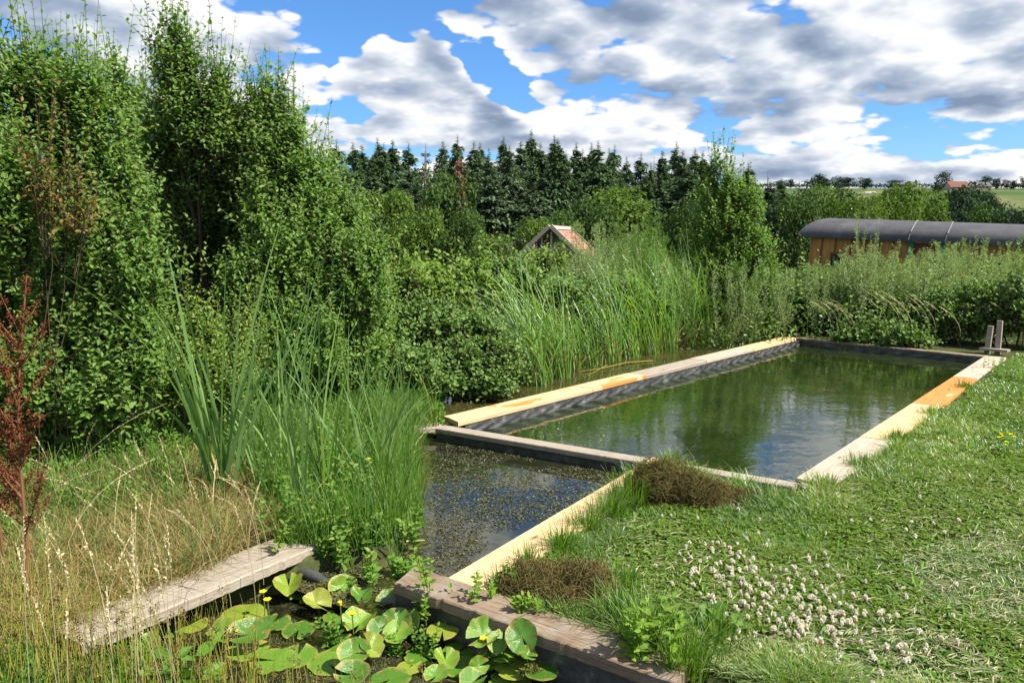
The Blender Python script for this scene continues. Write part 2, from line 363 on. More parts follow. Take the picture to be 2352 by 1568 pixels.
M['bark'] = bark('brown_bark', (.05, .04, .03), (.16, .13, .10)); M['birchbark'] = bark('pale_bark', (.12, .10, .08), (.5, .48, .44), 9)
M['greybark'] = bark('grey_bark', (.10, .09, .075), (.26, .24, .2))
def wood(name, base, dark, light, stain=None, grain=1.0, weather=0.0, thr=.62):
    """sawn board: grain runs along the object's X axis; stain = patches of another colour, weather = grey cracks"""
    m, t = newmat(name); tc = t.n('ShaderNodeTexCoord').outputs['Object']; oi = t.n('ShaderNodeObjectInfo').outputs['Random']
    off = t.vm('ADD', tc, t.comb(t.m('MULTIPLY', oi, 37.), t.m('MULTIPLY', oi, 11.), 0.))
    st = t.vm('MULTIPLY', off, (1.1, 22., 22.)); g = t.noise(st, 3.2, 5, .6, 1.2)
    fine = t.noise(t.vm('MULTIPLY', off, (5., 160., 160.)), 1.5, 3, .6)
    mott = t.noise(off, 6., 5, .6)
    c = t.ramp(g, [(.28, dark), (.5, base), (.75, light)])
    c = t.mix(t.m('MULTIPLY', t.ss(fine, .5, .75), .22*grain), c, tuple(x*.45 for x in dark))
    kn = t.vor(t.vm('MULTIPLY', off, (1.6, 6., 1.)), 1.1); c = t.mix(t.ss(kn, .11, .04), c, tuple(x*.4 for x in dark))
    if stain:
        s = t.noise(t.vm('MULTIPLY', off, (1.0, 4.5, 1.)), 1.6, 4, .5, .4); c = t.mix(t.ss(s, thr, thr+.045, 0, .9), c, stain)
    c = t.mix(t.ss(mott, .35, .8, 0, .35+weather*.3), c, (.28, .25, .21) if weather else tuple(x*.72 for x in base))
    if weather:
        cr = t.noise(t.vm('MULTIPLY', off, (1.5, 40., 40.)), 2.2, 4, .7, .5); c = t.mix(t.ss(cr, .60, .70, 0, .8), c, (.05, .042, .035))
        h = t.m('SUBTRACT', g, t.m('MULTIPLY', t.ss(cr, .58, .7), .8))
    else: h = t.m('ADD', g, t.m('MULTIPLY', fine, .4))
    dirt = t.noise(off, 45., 3, .7); c = t.mix(t.ss(dirt, .68, .78, 0, .5), c, (.10, .075, .05))
    finish(t, principled(t, c, .78, .25, t.bump(h, .5, .004))); return m
M['pine'] = wood('new_pine_board', (.58, .39, .21), (.45, .27, .12), (.68, .51, .32))
M['pine_stain'] = wood('new_pine_board_with_orange_stain', (.58, .39, .21), (.45, .27, .12), (.68, .51, .32), (.50, .17, .02), thr=.53)
M['pine_red'] = wood('red_stained_board', (.56, .20, .05), (.42, .12, .03), (.62, .28, .08), (.66, .40, .18), thr=.64)
M['pale'] = wood('bleached_board', (.42, .34, .26), (.28, .215, .16), (.54, .46, .37), grain=1.6, weather=.35)
M['grey'] = wood('weathered_grey_board', (.30, .25, .195), (.17, .135, .10), (.42, .36, .29), grain=1.8, weather=1.0)
M['greyd'] = wood('dark_weathered_board', (.18, .125, .08), (.09, .062, .042), (.28, .215, .15), grain=1.8, weather=1.0)
m, t = newmat('rubber_liner'); tc = t.n('ShaderNodeTexCoord').outputs['Object']; n = t.noise(tc, 9., 6, .65)
finish(t, principled(t, t.ramp(n, [(.3, (.022, .022, .022)), (.55, (.06, .06, .058)), (.75, (.17, .165, .15))]), .42, .5, t.bump(t.noise(tc, 60., 3), .25, .004))); M['liner'] = m
def water(name, base, base2, scale, strength, murk=.0, big=2.2, streak=(1, 1, 1)):
    m, t = newmat(name); tc = t.n('ShaderNodeTexCoord').outputs['Object']; v = t.vm('MULTIPLY', tc, streak)
    n = t.noise(v, scale, 3, .5, .6); n2 = t.noise(v, scale*.28, 2, .5)
    h = t.m('ADD', t.m('MULTIPLY', n, 1.), t.m('MULTIPLY', n2, big))
    c = t.mix(t.ss(t.noise(tc, 1.6, 5, .6), .35, .7), base, base2)
    if murk: c = t.mix(t.ss(t.noise(tc, 26., 6, .75, 1.), .5, .68, 0, murk), c, tuple(min(1, x*3.2+.01) for x in base2))
    finish(t, principled(t, c, .03, .5, t.bump(h, strength, .02), IOR=1.62)); return m
M['water'] = water('pool_water', (.009, .017, .004), (.019, .030, .006), 6., .13, streak=(1.0, 1.0, 1.))
M['water2'] = water('pond_water', (.010, .012, .006), (.020, .022, .008), 6., .03)
M['water3'] = water('murky_water', (.018, .020, .006), (.045, .042, .012), 8., .06, murk=.8)
M['water4'] = water('lily_water', (.010, .010, .006), (.022, .020, .010), 9., .08, murk=.9)

# ------------------------------------------------------------------ the lie of the land
NL, FL, FR, NR = at(1060, 967), at(1832, 776), at(2262, 818), at(1824, 1100)
PL0, PL1 = at(1018, 1336), at(1497, 1052)          # inner edge of the new pine plank along the weedy pond
MB0, MB1 = at(1022, 974), at(1832, 1104)           # far edge of the board across
EB0, EB1 = at(985, 1322), at(1600, 1528)           # far edge of the broad board at the near end
def lerp(a, b, t): return a*(1-t)+b*t
def q2(p): return (float(p[0]), float(p[1]))
POOL = [q2(p) for p in (NL, FL, FR, NR)]
POND = [q2(p) for p in (PL0, PL1, at(1020, 985), at(1050, 942), at(1800, 766), at(1785, 742), at(1650, 742), at(1480, 765), at(1300, 790), at(1180, 815), at(1040, 838), at(870, 862), at(860, 905), at(930, 960), at(955, 1000), at(965, 1100), at(955, 1190), at(900, 1262), at(760, 1262), at(690, 1290), at(760, 1325), at(950, 1375))]
LILY = [q2(p) for p in (at(690, 1285), at(590, 1290), at(330, 1380), at(120, 1470), at(90, 1700), at(1300, 2100), at(2050, 1900), at(1600, 1560), at(1380, 1500), at(940, 1350), at(760, 1325))]
WATER_Z, LILY_Z = -.13, -.20
def zland(x, y):
    x = np.asarray(x, float); y = np.asarray(y, float)
    yy = y+np.clip(-x-3, 0, 6)*.0
    z = np.interp(yy, [-60, 14, 17, 24, 34, 60, 100, 140, 190, 260, 330, 420, 500, 560, 900], [0, 0, -.15, -.9, -1.8, -3.8, -5.5, -5, -2, 4, 12.5, 26, 36.6, 37.0, 20])
    z = z+(vnoise(x+50, y+50, 2.3, 1)-.5)*.06*(np.abs(y) < 20)+(vnoise(x, y, 40, 2)-.5)*np.interp(y, [20, 60, 200, 480, 520], [0, .8, 3, 2, .8])
    bank = np.clip((x-3.2)*.03, 0, .25)*(y < 12); z = z+bank*np.clip(y-2, 0, 1)*0
    return z
def ground_z(x, y):
    x = np.atleast_1d(np.asarray(x, float)); y = np.atleast_1d(np.asarray(y, float))
    z = zland(x, y); near = (y > 0) & (y < 20) & (np.abs(x) < 14)
    p = np.stack([x[near], y[near]], -1); zz = z[near]
    gap = (np.array([MB1[:2]+np.array([.0, -.02]), MB1[:2]+np.array([-.12, -.36]), lerp(MB0, MB1, .80)[:2]+np.array([0, -.42]), lerp(MB0, MB1, .78)[:2]]), .22, .10)
    for poly, depth, mg in (gap, (POOL, 1.0, .22), (POND, .42, .12), (LILY, .5, .10)):
        d = polydist(p, poly); k = np.clip((mg*.5-d)/mg, 0, 1)
        zz = np.where(k > 0, np.minimum(zz, zz*(1-k)-depth*k), zz)
    z[near] = zz-.025
    return z
def gz(x, y): return float(ground_z([x], [y])[0])

# ground: one sheet, fine near the water, coarse to the horizon
def axis(lo, hi, step, far_lo, far_hi):
    c = np.arange(lo, hi, step); a = [c[-1]]; s = step
    while a[-1] < far_hi: s *= 1.13; a.append(a[-1]+s)
    b = [c[0]]; s = step
    while b[-1] > far_lo: s *= 1.13; b.append(b[-1]-s)
    return np.array(b[::-1][:-1]+list(c)+a[1:])
xs, ys = axis(-5, 8.6, .07, -1500, 1500), axis(1.5, 15, .07, -60, 1100)
GX, GY = np.meshgrid(xs, ys); V = np.stack([GX.ravel(), GY.ravel(), ground_z(GX.ravel(), GY.ravel())], -1)
nx, ny = len(xs), len(ys); I = np.arange(nx*ny).reshape(ny, nx)
F = np.stack([I[:-1, :-1], I[:-1, 1:], I[1:, 1:], I[1:, :-1]], -1).reshape(-1, 4)
m, t = newmat('ground'); geo = t.n('ShaderNodeNewGeometry').outputs['Position']; px, py, pz = t.xyz(geo)
soil = t.ramp(t.noise(geo, 9., 7, .7), [(.3, (.035, .028, .016)), (.55, (.055, .070, .022)), (.75, (.12, .11, .05))])
fieldc = t.ramp(t.noise(t.vm('MULTIPLY', geo, (.004, .012, 0.)), 2.5, 4, .5), [(.35, (.045, .08, .022)), (.52, (.06, .10, .028)), (.57, (.15, .13, .06)), (.61, (.055, .09, .026))])
fieldc = t.mix(t.ss(t.noise(geo, .4, 5, .6), .3, .8, 0, .35), fieldc, (.05, .08, .03))
wood_fl = t.mix(t.ss(py, 190, 215), (.03, .045, .018), fieldc)
c = t.mix(t.ss(py, 18, 30), soil, wood_fl)
finish(t, principled(t, c, .95, .1, t.bump(t.noise(geo, 25., 5, .7), .6, .03))); M['ground'] = m
o = Geo().add(V, F, .5).build('ground', m, smooth=True); tag(o, kind='structure')

def sheet(name, poly, z, mat, grow=.10):
    """a level sheet of water filling an outline, slightly larger so that it meets the banks"""
    c = np.mean(np.array(poly), 0); me = bpy.data.meshes.new(name); vs = []
    for x, y in poly:
        d = np.array([x, y])-c; d = d/np.linalg.norm(d); vs.append((x+d[0]*grow, y+d[1]*grow, z))
    me.from_pydata(vs, [], [list(range(len(vs)))]); me.materials.append(mat); me.update()
    import bmesh; bm = bmesh.new(); bm.from_mesh(me); bmesh.ops.triangulate(bm, faces=bm.faces[:])
    for f in bm.faces:
        if f.normal.z < 0: f.normal_flip()
    bm.to_mesh(me); bm.free()
    o = bpy.data.objects.new(name, me); COL.objects.link(o); tag(o, kind='structure'); return o
sheet('pool_water', POOL, WATER_Z, M['water'], .04)
sheet('pond_water', [POND[i] for i in (0, 1, 2)]+[q2(at(935, 960)), q2(at(940, 1190)), q2(at(985, 1400))], WATER_Z, M['water2'], .02)
sheet('pond_channel_water', [q2(p) for p in (at(1040, 955), at(1805, 772), at(1790, 730), at(1650, 732), at(1480, 752), at(1300, 775), at(1180, 800), at(1040, 825), at(850, 850), at(830, 930), at(905, 990))], WATER_Z-.004, M['water3'], 0)
sheet('pond_edge_water', [q2(p) for p in (at(985, 1400), at(1000, 1180), at(985, 985), at(900, 985), at(880, 1180), at(700, 1240), at(640, 1290), at(760, 1332))], WATER_Z+.004, M['water3'], 0)
sheet('lily_pond_water', LILY, LILY_Z, M['water4'], .06)

# ------------------------------------------------------------------ boards round the water
def board(name, a, b, width, side, mat, label, thick=.045, z=0., cat='wooden board', group='boards along the pool and pond', rough=.0007, chip=0., bow=0., ends=None, tilt=0.):
    """a sawn board whose inner edge runs from a to b; side=+1 puts the width to the left of a->b"""
    a = np.array([a[0], a[1], z]); b = np.array([b[0], b[1], z]); L = np.linalg.norm(b-a); d = (b-a)/L
    n = np.array([-d[1], d[0], 0])*side; c = (a+b)/2+n*width/2; k = max(8, int(L/.025)); g = Geo()
    xs_ = np.linspace(-L/2, L/2, k); r = np.random.default_rng(int(abs(a[0]*1000+b[1]*77)) % 9999)
    w0 = -width/2+r.normal(size=k)*rough+(-chip*np.clip(r.normal(size=k)-.9, 0, 2)*-1); w1 = width/2+r.normal(size=k)*rough-chip*np.clip(r.normal(size=k)-.8, 0, 2)
    e = .006; zt = r.normal(size=k)*rough*.4+bow*np.sin(np.linspace(0, pi, k))
    w0, w1 = (w0, w1)
    prof = [(w0+e, zt), (w1-e, zt+tilt), (w1, zt+tilt-e), (w1, zt*0+tilt-thick), (w0, zt*0-thick), (w0, zt-e)]
    sh0 = r.uniform(-.004, .004, 6); ex = np.zeros(6)
    Vv = []
    for i in range(k):
        for j, (yy, zz) in enumerate(prof):
            xx = xs_[i]+(ends[0]*(prof[j][0][i]/width) if ends and i == 0 else 0)+(ends[1]*(prof[j][0][i]/width) if ends and i == k-1 else 0)
            Vv.append((xx, yy[i]*side, zz[i] if np.ndim(zz) else zz))
    Ff = [(i*6+j, i*6+(j+1) % 6, (i+1)*6+(j+1) % 6, (i+1)*6+j) for i in range(k-1) for j in range(6)]
    Ff += [(0, 5, 4, 3), (0, 3, 2, 1)]; q = (k-1)*6; Ff += [(q+0, q+1, q+2, q+3), (q+0, q+3, q+4, q+5)]
    g.add(Vv, Ff, .5); o = g.build(name, mat); o.location = c; o.rotation_euler = (0, 0, math.atan2(d[1], d[0]))
    import bmesh; bm = bmesh.new(); bm.from_mesh(o.data); bmesh.ops.recalc_face_normals(bm, faces=bm.faces[:]); bm.to_mesh(o.data); bm.free()
    return tag(o, label, cat, group)
def upar(u, a, b, ua, ub):
    """parameter along a->b where the sight column u crosses"""
    for _ in range(1):
        X = lambda t: lerp(a, b, t)
        lo, hi = 0., 1.
        for _ in range(40):
            mid = (lo+hi)/2; p = X(mid); uu = 1176+FPX*p[0]/((p[1])*cos(PITCH)-(p[2]-CAM_H)*sin(PITCH))
            if (uu < u) == (ub > ua): lo = mid
            else: hi = mid
        return lo
left_segs = [(1060, 1362, 'pine_stain', 'new pine board with a long orange streak, near end of the far pool edge'), (1362, 1484, 'pine_stain', 'short new pine board with orange stain, second along the reed side of the pool'),
             (1484, 1623, 'grey', 'weathered greyish board in the middle of the reed side of the pool'), (1623, 1732, 'pale', 'bleached pale board on the reed side of the pool, next to the far pine one'), (1732, 1832, 'pine', 'yellowish new board on the reed side touching the far pool corner')]
for i, (u0, u1, mt, lb) in enumerate(left_segs):
    t0, t1 = (0 if i == 0 else upar(u0, NL, FL, 0, 1)), (1 if i == 4 else upar(u1, NL, FL, 0, 1))
    board('pool_board', lerp(NL, FL, t0+.0006), lerp(NL, FL, t1-.0006), .29, 1, M[mt], lb, z=.0+[0, .002, -.002, .001, 0][i], ends=(.10, 0) if i == 0 else None)
right_segs = [(1824, 1975, 'pale', 'bleached pale board at the near corner of the pool beside the grass'), (1975, 2095, 'pine', 'clean new pine board between the bleached and the red-stained ones'), (2095, 2188, 'pine_red', 'board stained deep orange red along the grass side of the pool'), (2188, 2262, 'pale', 'pale board running up to the two ladder posts')]
for i, (u0, u1, mt, lb) in enumerate(right_segs):
    t0, t1 = (0 if i == 0 else upar(u0, NR, FR, 0, 1)), (1 if i == 3 else upar(u1, NR, FR, 0, 1))
    board('pool_board', lerp(NR, FR, t0+.0006), lerp(NR, FR, t1-.0006), .28, -1, M[mt], lb, z=.004+.002*i, ends=(-.08, 0) if i == 0 else None)
ts = .47
board('pond_board', PL0, lerp(PL0, PL1, ts-.0006), .27, -1, M['pine'], 'wide new pine plank at the near end of the weedy pond beside the grass', z=.012)
board('pond_board', lerp(PL0, PL1, ts+.0006), PL1, .27, -1, M['pine'], 'new pine plank half hidden by grass where pond and pool meet', z=.010)
MBd = MB1-MB0
board('cross_board', MB0, lerp(MB0, MB1, .64), .15, -1, M['grey'], 'weathered grey board laid across between the weedy pond and the pool', z=-.006, chip=.004)
board('cross_board', lerp(MB0, MB1, .643), MB1, .13, -1, M['grey'], 'narrow weathered board behind the mound of pulled weed at the pool end', z=-.010, chip=.004)
board('end_board', EB0+(EB0-EB1)*.045, EB1, .215, -1, M['greyd'], 'broad dark weathered board between the lily pond and the grass heap', z=.030, chip=.008, rough=.0015, ends=(.06, 0), thick=.055)
board('bank_board', at(110, 1440), at(632, 1238), .30, -1, M['grey'], 'cracked grey plank at the dry grass bank, lily leaves overlapping its edge', z=.010, chip=.008, rough=.002, thick=.055, ends=(0, .20))
#board('bank_board', at(608, 1243), at(665, 1232), .20, -1, M['grey'], 'short tapered grey plank end pointing over the pond corner', z=.02, ends=(.0, -.14), thick=.05, chip=.01)
board('far_board', FL+(FL-FR)*.02, FR, .16, 1, M['greyd'], 'dark board at the far end of the pool beneath the brambles', z=-.004)
board('stub_board', at(890, 988), at(1020, 975), .2, 1, M['grey'], 'old grey board end poking out of the marsh plants by the cross board', z=-.02, chip=.01)
# a block under the near corner of the pool
g = Geo(); box(g, (0, 0, 0), (.11, .08, .12)); o = g.build('wood_block', M['pine_red']); o.location = at(1781, 1123, -.07)+np.array([0, 0, -.01]); o.rotation_euler = (0, 0, -.3)
tag(o, 'small orange-brown wood block wedged under the board end at the near pool corner', 'wood block')

def wall(name, a, b, ztop, zbot, fold, label, k=200, off=(0, 0)):
    """liner hanging from a board: a sheet with folds, its own thickness"""
    a = np.asarray(a)[:2]; b = np.asarray(b)[:2]; L = np.linalg.norm(b-a); d = (b-a)/L; n = np.array([-d[1], d[0]]); g = Geo()
    xs_ = np.linspace(0, L, k); rows = 25; r = np.random.default_rng(3); ph = np.cumsum(r.uniform(.3, 1.7, k))*L/k*20
    Vv = []
    for s_ in (0, 1):
        for j in range(rows):
            f = j/(rows-1)
            amp = fold*np.sin(f*pi*.9)*(.4+.6*vnoise(xs_, 0*xs_, .9, 5))*np.sin(ph+f*38)+fold*.6*f*np.sin(ph*.37+1)
            p = a+d*xs_[:, None]+n*(amp+np.array(off)[0]+s_*.006)[:, None]
            Vv.append(np.column_stack([p, np.full(k, ztop+(zbot-ztop)*f)]))
    Vv = np.array(Vv).reshape(-1, 3); Ff = []
    for s_ in (0, 1):
        for j in range(rows-1):
            i = np.arange(k-1); q = (s_*rows+j)*k+i
            Ff.append(np.stack([q, q+1, q+k+1, q+k], -1))
    g.add(Vv, np.concatenate(Ff), .5); o = g.build(name, M['liner'], smooth=True); return tag(o, label, 'pond liner', 'black liner sheets under the boards')
wall('pond_liner', NL, FL, -.035, -.5, .045, 'creased black rubber liner hanging below the boards on the reed side of the pool', 420, (-.055, 0))
wall('pond_liner', FL, FR, -.03, -.5, .012, 'dark liner at the far end of the pool below the brambles', 160, (-.02, 0))
wall('pond_liner', NR, FR, -.04, -.5, .008, 'liner edge under the boards on the grass side of the pool', 160, (.02, 0))
nmb = nrm(np.array([MBd[1], -MBd[0]]))
wall('pond_liner', MB0[:2]+nmb*.135, MB1[:2]+nmb*.115, -.045, -.5, .006, 'shaded black liner below the grey board across the ponds', 160, (0, 0))
wall('pond_liner', MB0[:2]+nmb*.01, MB1[:2]+nmb*.01, -.05, -.5, .006, 'liner inside the near end of the pool behind the cross board', 160, (0, 0))
wall('pond_liner', PL0, PL1, -.04, -.5, .006, 'liner edge under the new plank of the weedy pond', 160, (-.02, 0))
deb = nrm((EB1-EB0)[:2]); neb = np.array([deb[1], -deb[0]])
wall('pond_liner', EB0[:2]-deb*.06+neb*.19, EB1[:2]+neb*.19, -.02, -.6, .022, 'black liner bulging below the broad end board above the lily leaves', 160, (0, 0))
# a liner ridge between pond and lily pond
g = Geo(); a, b = at(690, 1297, -.06), at(960, 1372, -.05); k = 26; tt = np.linspace(0, 1, k)
P1 = a[None]*(1-tt[:, None])+b[None]*tt[:, None]; P1[:, 2] = -.105+.018*np.sin(tt*9)-.045*np.sin(tt*pi)
tube1(g, P1, np.full(k, .03)+.006*np.sin(tt*17), 10); o = g.build('liner_ridge', M['liner'], smooth=True)
tag(o, 'low ridge of black liner between the lily leaves and the weedy pond', 'pond liner')

# ------------------------------------------------------------------ far trees
def lobes_points(lobes, n, lo=.7, hi=1.0, flat=None):
    L = np.array([l[:3] for l in lobes], float); Rr = np.array([l[3:6] if len(l) > 5 else (l[3],)*3 for l in lobes], float)
    wgt = (Rr[:, 0]*Rr[:, 2]); k = rng.choice(len(lobes), n, p=wgt/wgt.sum())
    d = nrm(rv(n)); r = rng.uniform(lo**3, hi**3, n)**(1/3)
    return L[k]+d*Rr[k]*r[:, None], nrm(d/Rr[k]), k
def broadleaf_mesh(name, nl, size, seed, mat, H=1.0, wide=.5, leafy=1.0, trunk_h=.22):
    """crown and trunk of a broadleaf of unit height; clumps of leaf faces on many small lobes, with gaps between them"""
    global rng; keep = rng; rng = np.random.default_rng(seed)
    lobes = []
    for i in range(26):
        h = rng.uniform(trunk_h+.08, .92); rad = wide*math.sqrt(max(.05, 1-((h-.55)/.48)**2))*rng.uniform(.25, .85); a = rng.uniform(0, 6.28)
        s = rng.uniform(.09, .19)
        lobes.append((rad*cos(a), rad*sin(a), h, s*1.15, s*1.15, s*.8))
    lobes.append((0, 0, .62, wide*.55, wide*.55, .28))
    p, d, k = lobes_points(lobes, nl, .72, 1.06)
    sz = size*rng.uniform(.6, 1.3, nl); g = Geo()
    up = nrm(d*.8+np.array([0, 0, .5])+rv(nl)*.45)
    scatter(g, *DIAM, p, orient(nrm(np.cross(up, rv(nl))), up), sz, None, 0)
    cr = g.mesh(name+'_crown', [mat]); g = Geo()
    tube1(g, [(0, 0, -.05), (0.01, 0, .15), (0, .01, .35), (.01, 0, .7)], [.035, .026, .02, .006], 8, .5, 0)
    for l in lobes[:16]:
        s = np.array([0, 0, rng.uniform(.2, .5)]); e = np.array(l[:3]); md = (s+e)/2+np.array([0, 0, -.02]); tube1(g, [s, md, e], [.013, .008, .003], 5, .5, 0)
    tr = g.mesh(name+'_trunk', [M['bark']], True); rng = keep; return cr, tr
def conifer_mesh(name, seed, mat, nb=90, per=16, dead=0., rad=.17):
    global rng; keep = rng; rng = np.random.default_rng(seed); g = Geo()
    h = np.sort(rng.uniform(.05, .93, nb))**.9; a = rng.uniform(0, 6.28, nb)
    L = rad*(1.0-h)**1.0*rng.uniform(.7, 1.2, nb)+.004
    if dead: keepm = rng.random(nb) > dead*.4; h, a, L = h[keepm], a[keepm], L[keepm]; nb = len(h)
    dh = np.stack([np.cos(a), np.sin(a), 0*a], -1); droop = rng.uniform(.15, .5, nb)*(1-h*.9)
    b = np.stack([0*h, 0*h, h], -1); e = b+dh*L[:, None]; e[:, 2] += L*(.25*h-droop*.6)
    tw = Geo(); tubes(tw, line3(b, e, 3), np.full((nb, 3), .0022), 3, None, 0)
    t = rng.uniform(.12, 1.05, (nb, per)); p = (b[:, None]*(1-t[..., None])+e[:, None]*t[..., None]).reshape(-1, 3)
    n = len(p); dd = np.repeat(dh, per, 0)*.7+rv(n)*.38+np.array([0, 0, -.35]); LL = np.repeat(L, per)
    p = p+rv(n)*(LL*.10)[:, None]
    sz = (.012+LL*.24)*rng.uniform(.6, 1.2, n)
    if dead: q = rng.random(n) > dead; p, dd, sz = p[q], dd[q], sz[q]; n = len(p)
    tmpl = ([(0, 0, 0), (.2, .35, -.06), (0, 1, -.22), (-.2, .35, -.06)], [(0, 1, 2, 3)])
    scatter(g, *tmpl, p, orient(dd, np.array([0, 0, 1.])+rv(n)*.5), sz, None, 0)
    if not dead:                                                    # leader shoot
        k = 90; q = np.zeros((k, 3)); q[:, 2] = np.linspace(.84, .995, k); a_ = np.arange(k)*2.4; scatter(g, *tmpl, q, orient(np.stack([np.cos(a_), np.sin(a_), .25+0*a_], -1), np.array([0, 0, 1.])+rv(k)*.4), .010+.26*(1-q[:, 2])*rng.uniform(.6, 1.2, k), None, 0)
    cr = g.mesh(name+'_crown', [mat])
    tube1(tw, [(0, 0, -.05), (0, 0, .4), (0, 0, .8), (0, 0, .985)], [.014, .010, .005, .0012], 6, .5, 0)
    tr = tw.mesh(name+'_trunk', [M['greybark' if dead else 'bark']], False); rng = keep; return cr, tr
def tree(name, meshes, loc, H, width=1.0, rz=0., label=None, cat='tree', group=None, lean=(0, 0)):
    root = empty(name, loc, rz); root.scale = (H*width, H*width, H); root.rotation_euler = (lean[0], lean[1], rz)
    for nm, me in zip(('crown', 'trunk'), meshes):
        o = bpy.data.objects.new(nm, me); COL.objects.link(o); o.parent = root
    return tag(root, label, cat, group)
def stand(u, vtop, Y):
    """ground point and height of a tree whose tip is seen at (u, vtop), Y metres out"""
    p = atd(u, vtop, Y); z = gz(p[0], Y)-.2; return (p[0], Y, z), p[2]-z
CON = [conifer_mesh('spruce', 11+i, M['conifer' if i % 2 == 0 else 'conifer2'], 240, 30, 0, .24+.02*(i % 3)) for i in range(5)]
CDEAD = conifer_mesh('dead_spruce', 40, M['deadneedle'], 190, 30, .08, .16); CBARE = conifer_mesh('bare_spruce', 41, M['greytwig'], 60, 12, .6, .13)
CTHIN = conifer_mesh('thin_spruce', 42, M['conifer2'], 130, 18, .12, .15)
ords = ['first', 'second', 'third', 'fourth', 'fifth', 'sixth', 'seventh', 'eighth', 'ninth', 'tenth', 'eleventh', 'twelfth', 'thirteenth', 'fourteenth', 'fifteenth', 'sixteenth', 'seventeenth', 'eighteenth', 'nineteenth', 'twentieth', 'twenty-first', 'twenty-second', 'twenty-third', 'twenty-fourth', 'twenty-fifth', 'twenty-sixth', 'twenty-seventh', 'twenty-eighth', 'twenty-ninth', 'thirtieth', 'thirty-first', 'thirty-second', 'thirty-third', 'thirty-fourth', 'thirty-fifth', 'thirty-sixth', 'thirty-seventh', 'thirty-eighth', 'thirty-ninth', 'fortieth', 'forty-first', 'forty-second', 'forty-third', 'forty-fourth', 'forty-fifth', 'forty-sixth']
c2 = lambda x, y: (723.5+.346*x, 241.2+.346*y); s2 = lambda x, y: (1447+.3848*x, .3848*y)
tips = [c2(140, 230), c2(250, 240), c2(310, 262), c2(385, 330), c2(415, 213), c2(455, 250), c2(515, 228), c2(620, 245), c2(735, 240), c2(850, 230), c2(945, 195), c2(1055, 235), c2(1095, 245), c2(1155, 285), c2(1250, 205), c2(1290, 262), c2(1365, 230),
        c2(1435, 162), c2(1495, 245), c2(1590, 195), c2(1614, 222), c2(1665, 305), c2(1735, 245), c2(1775, 290), c2(1835, 245), c2(1880, 235), c2(1955, 280), c2(1990, 260), c2(2070, 340), c2(2165, 315), c2(2230, 380), s2(195, 895), s2(280, 845), s2(315, 890), s2(390, 880), s2(435, 900), s2(710, 965), s2(905, 1062)]
tips.sort()
for i, (u, v) in enumerate(tips):
    r = np.random.default_rng(i+900); Y = [96, 104, 113, 100, 108][i % 5]+r.uniform(-3, 3)
    if 1190 < u < 1250 and v < 305: Y = 116
    loc, H = stand(u, v-1, Y); k = int(r.integers(5)); me = CON[k]
    if i in (8,): me = CTHIN
    lb = f'dark green spruce of the plantation, {ords[i]} treetop along the skyline from the tall shrub'
    if 1205 < u < 1235: lb = 'tallest dark spruce rising above the plantation skyline behind the shed'
    if i == 8: lb = 'thin greyish half dead spruce just before the rusty brown one'
    tree('spruce_tree', me, loc, H, r.uniform(.95, 1.3), r.uniform(0, 6.28), lb, 'spruce tree', 'spruces of the plantation')
# lower trees of the front rows fill the stand
for i in range(34):
    r = np.random.default_rng(i+300); u = 770+i*30+r.uniform(-12, 12); v = 385+r.uniform(-20, 40)+(10 if i % 3 else 0); Y = r.uniform(88, 95)
    loc, H = stand(u, v, Y); tree('spruce_tree', CON[int(r.integers(5))], loc, H, r.uniform(1.3, 1.7), r.uniform(0, 6.28), f'shorter spruce standing before the tall ones, {ords[i]} of the front row from the tall shrub', 'spruce tree', 'shorter spruces of the front row')
loc, H = stand(*c2(958, 290), 82); tree('dead_spruce_tree', CDEAD, loc, H, .85, 1, 'rusty brown dead spruce among the green ones', 'spruce tree')
loc, H = stand(*c2(728, 290), 83); tree('bare_spruce_tree', CBARE, loc, H, 1.1, 2, 'grey bare-twigged spruce beside the thin half dead one', 'spruce tree')
for (x, y), lb in ((s2(145, 925), 'bare grey dead trunk just before the birch, in the spruce edge'), (s2(825, 1000), 'tall bare dead spruce standing alone past the birch'), (s2(1012, 1078), 'small bare dead spruce near the ridge oaks'), (s2(870, 1085), 'short bare dead spruce between the lone tall one and the ridge')):
    loc, H = stand(x, y, 100); tree('bare_spruce_tree', CBARE, loc, H, .9, 2.5, lb, 'spruce tree', 'dead spruces at the plantation edge')

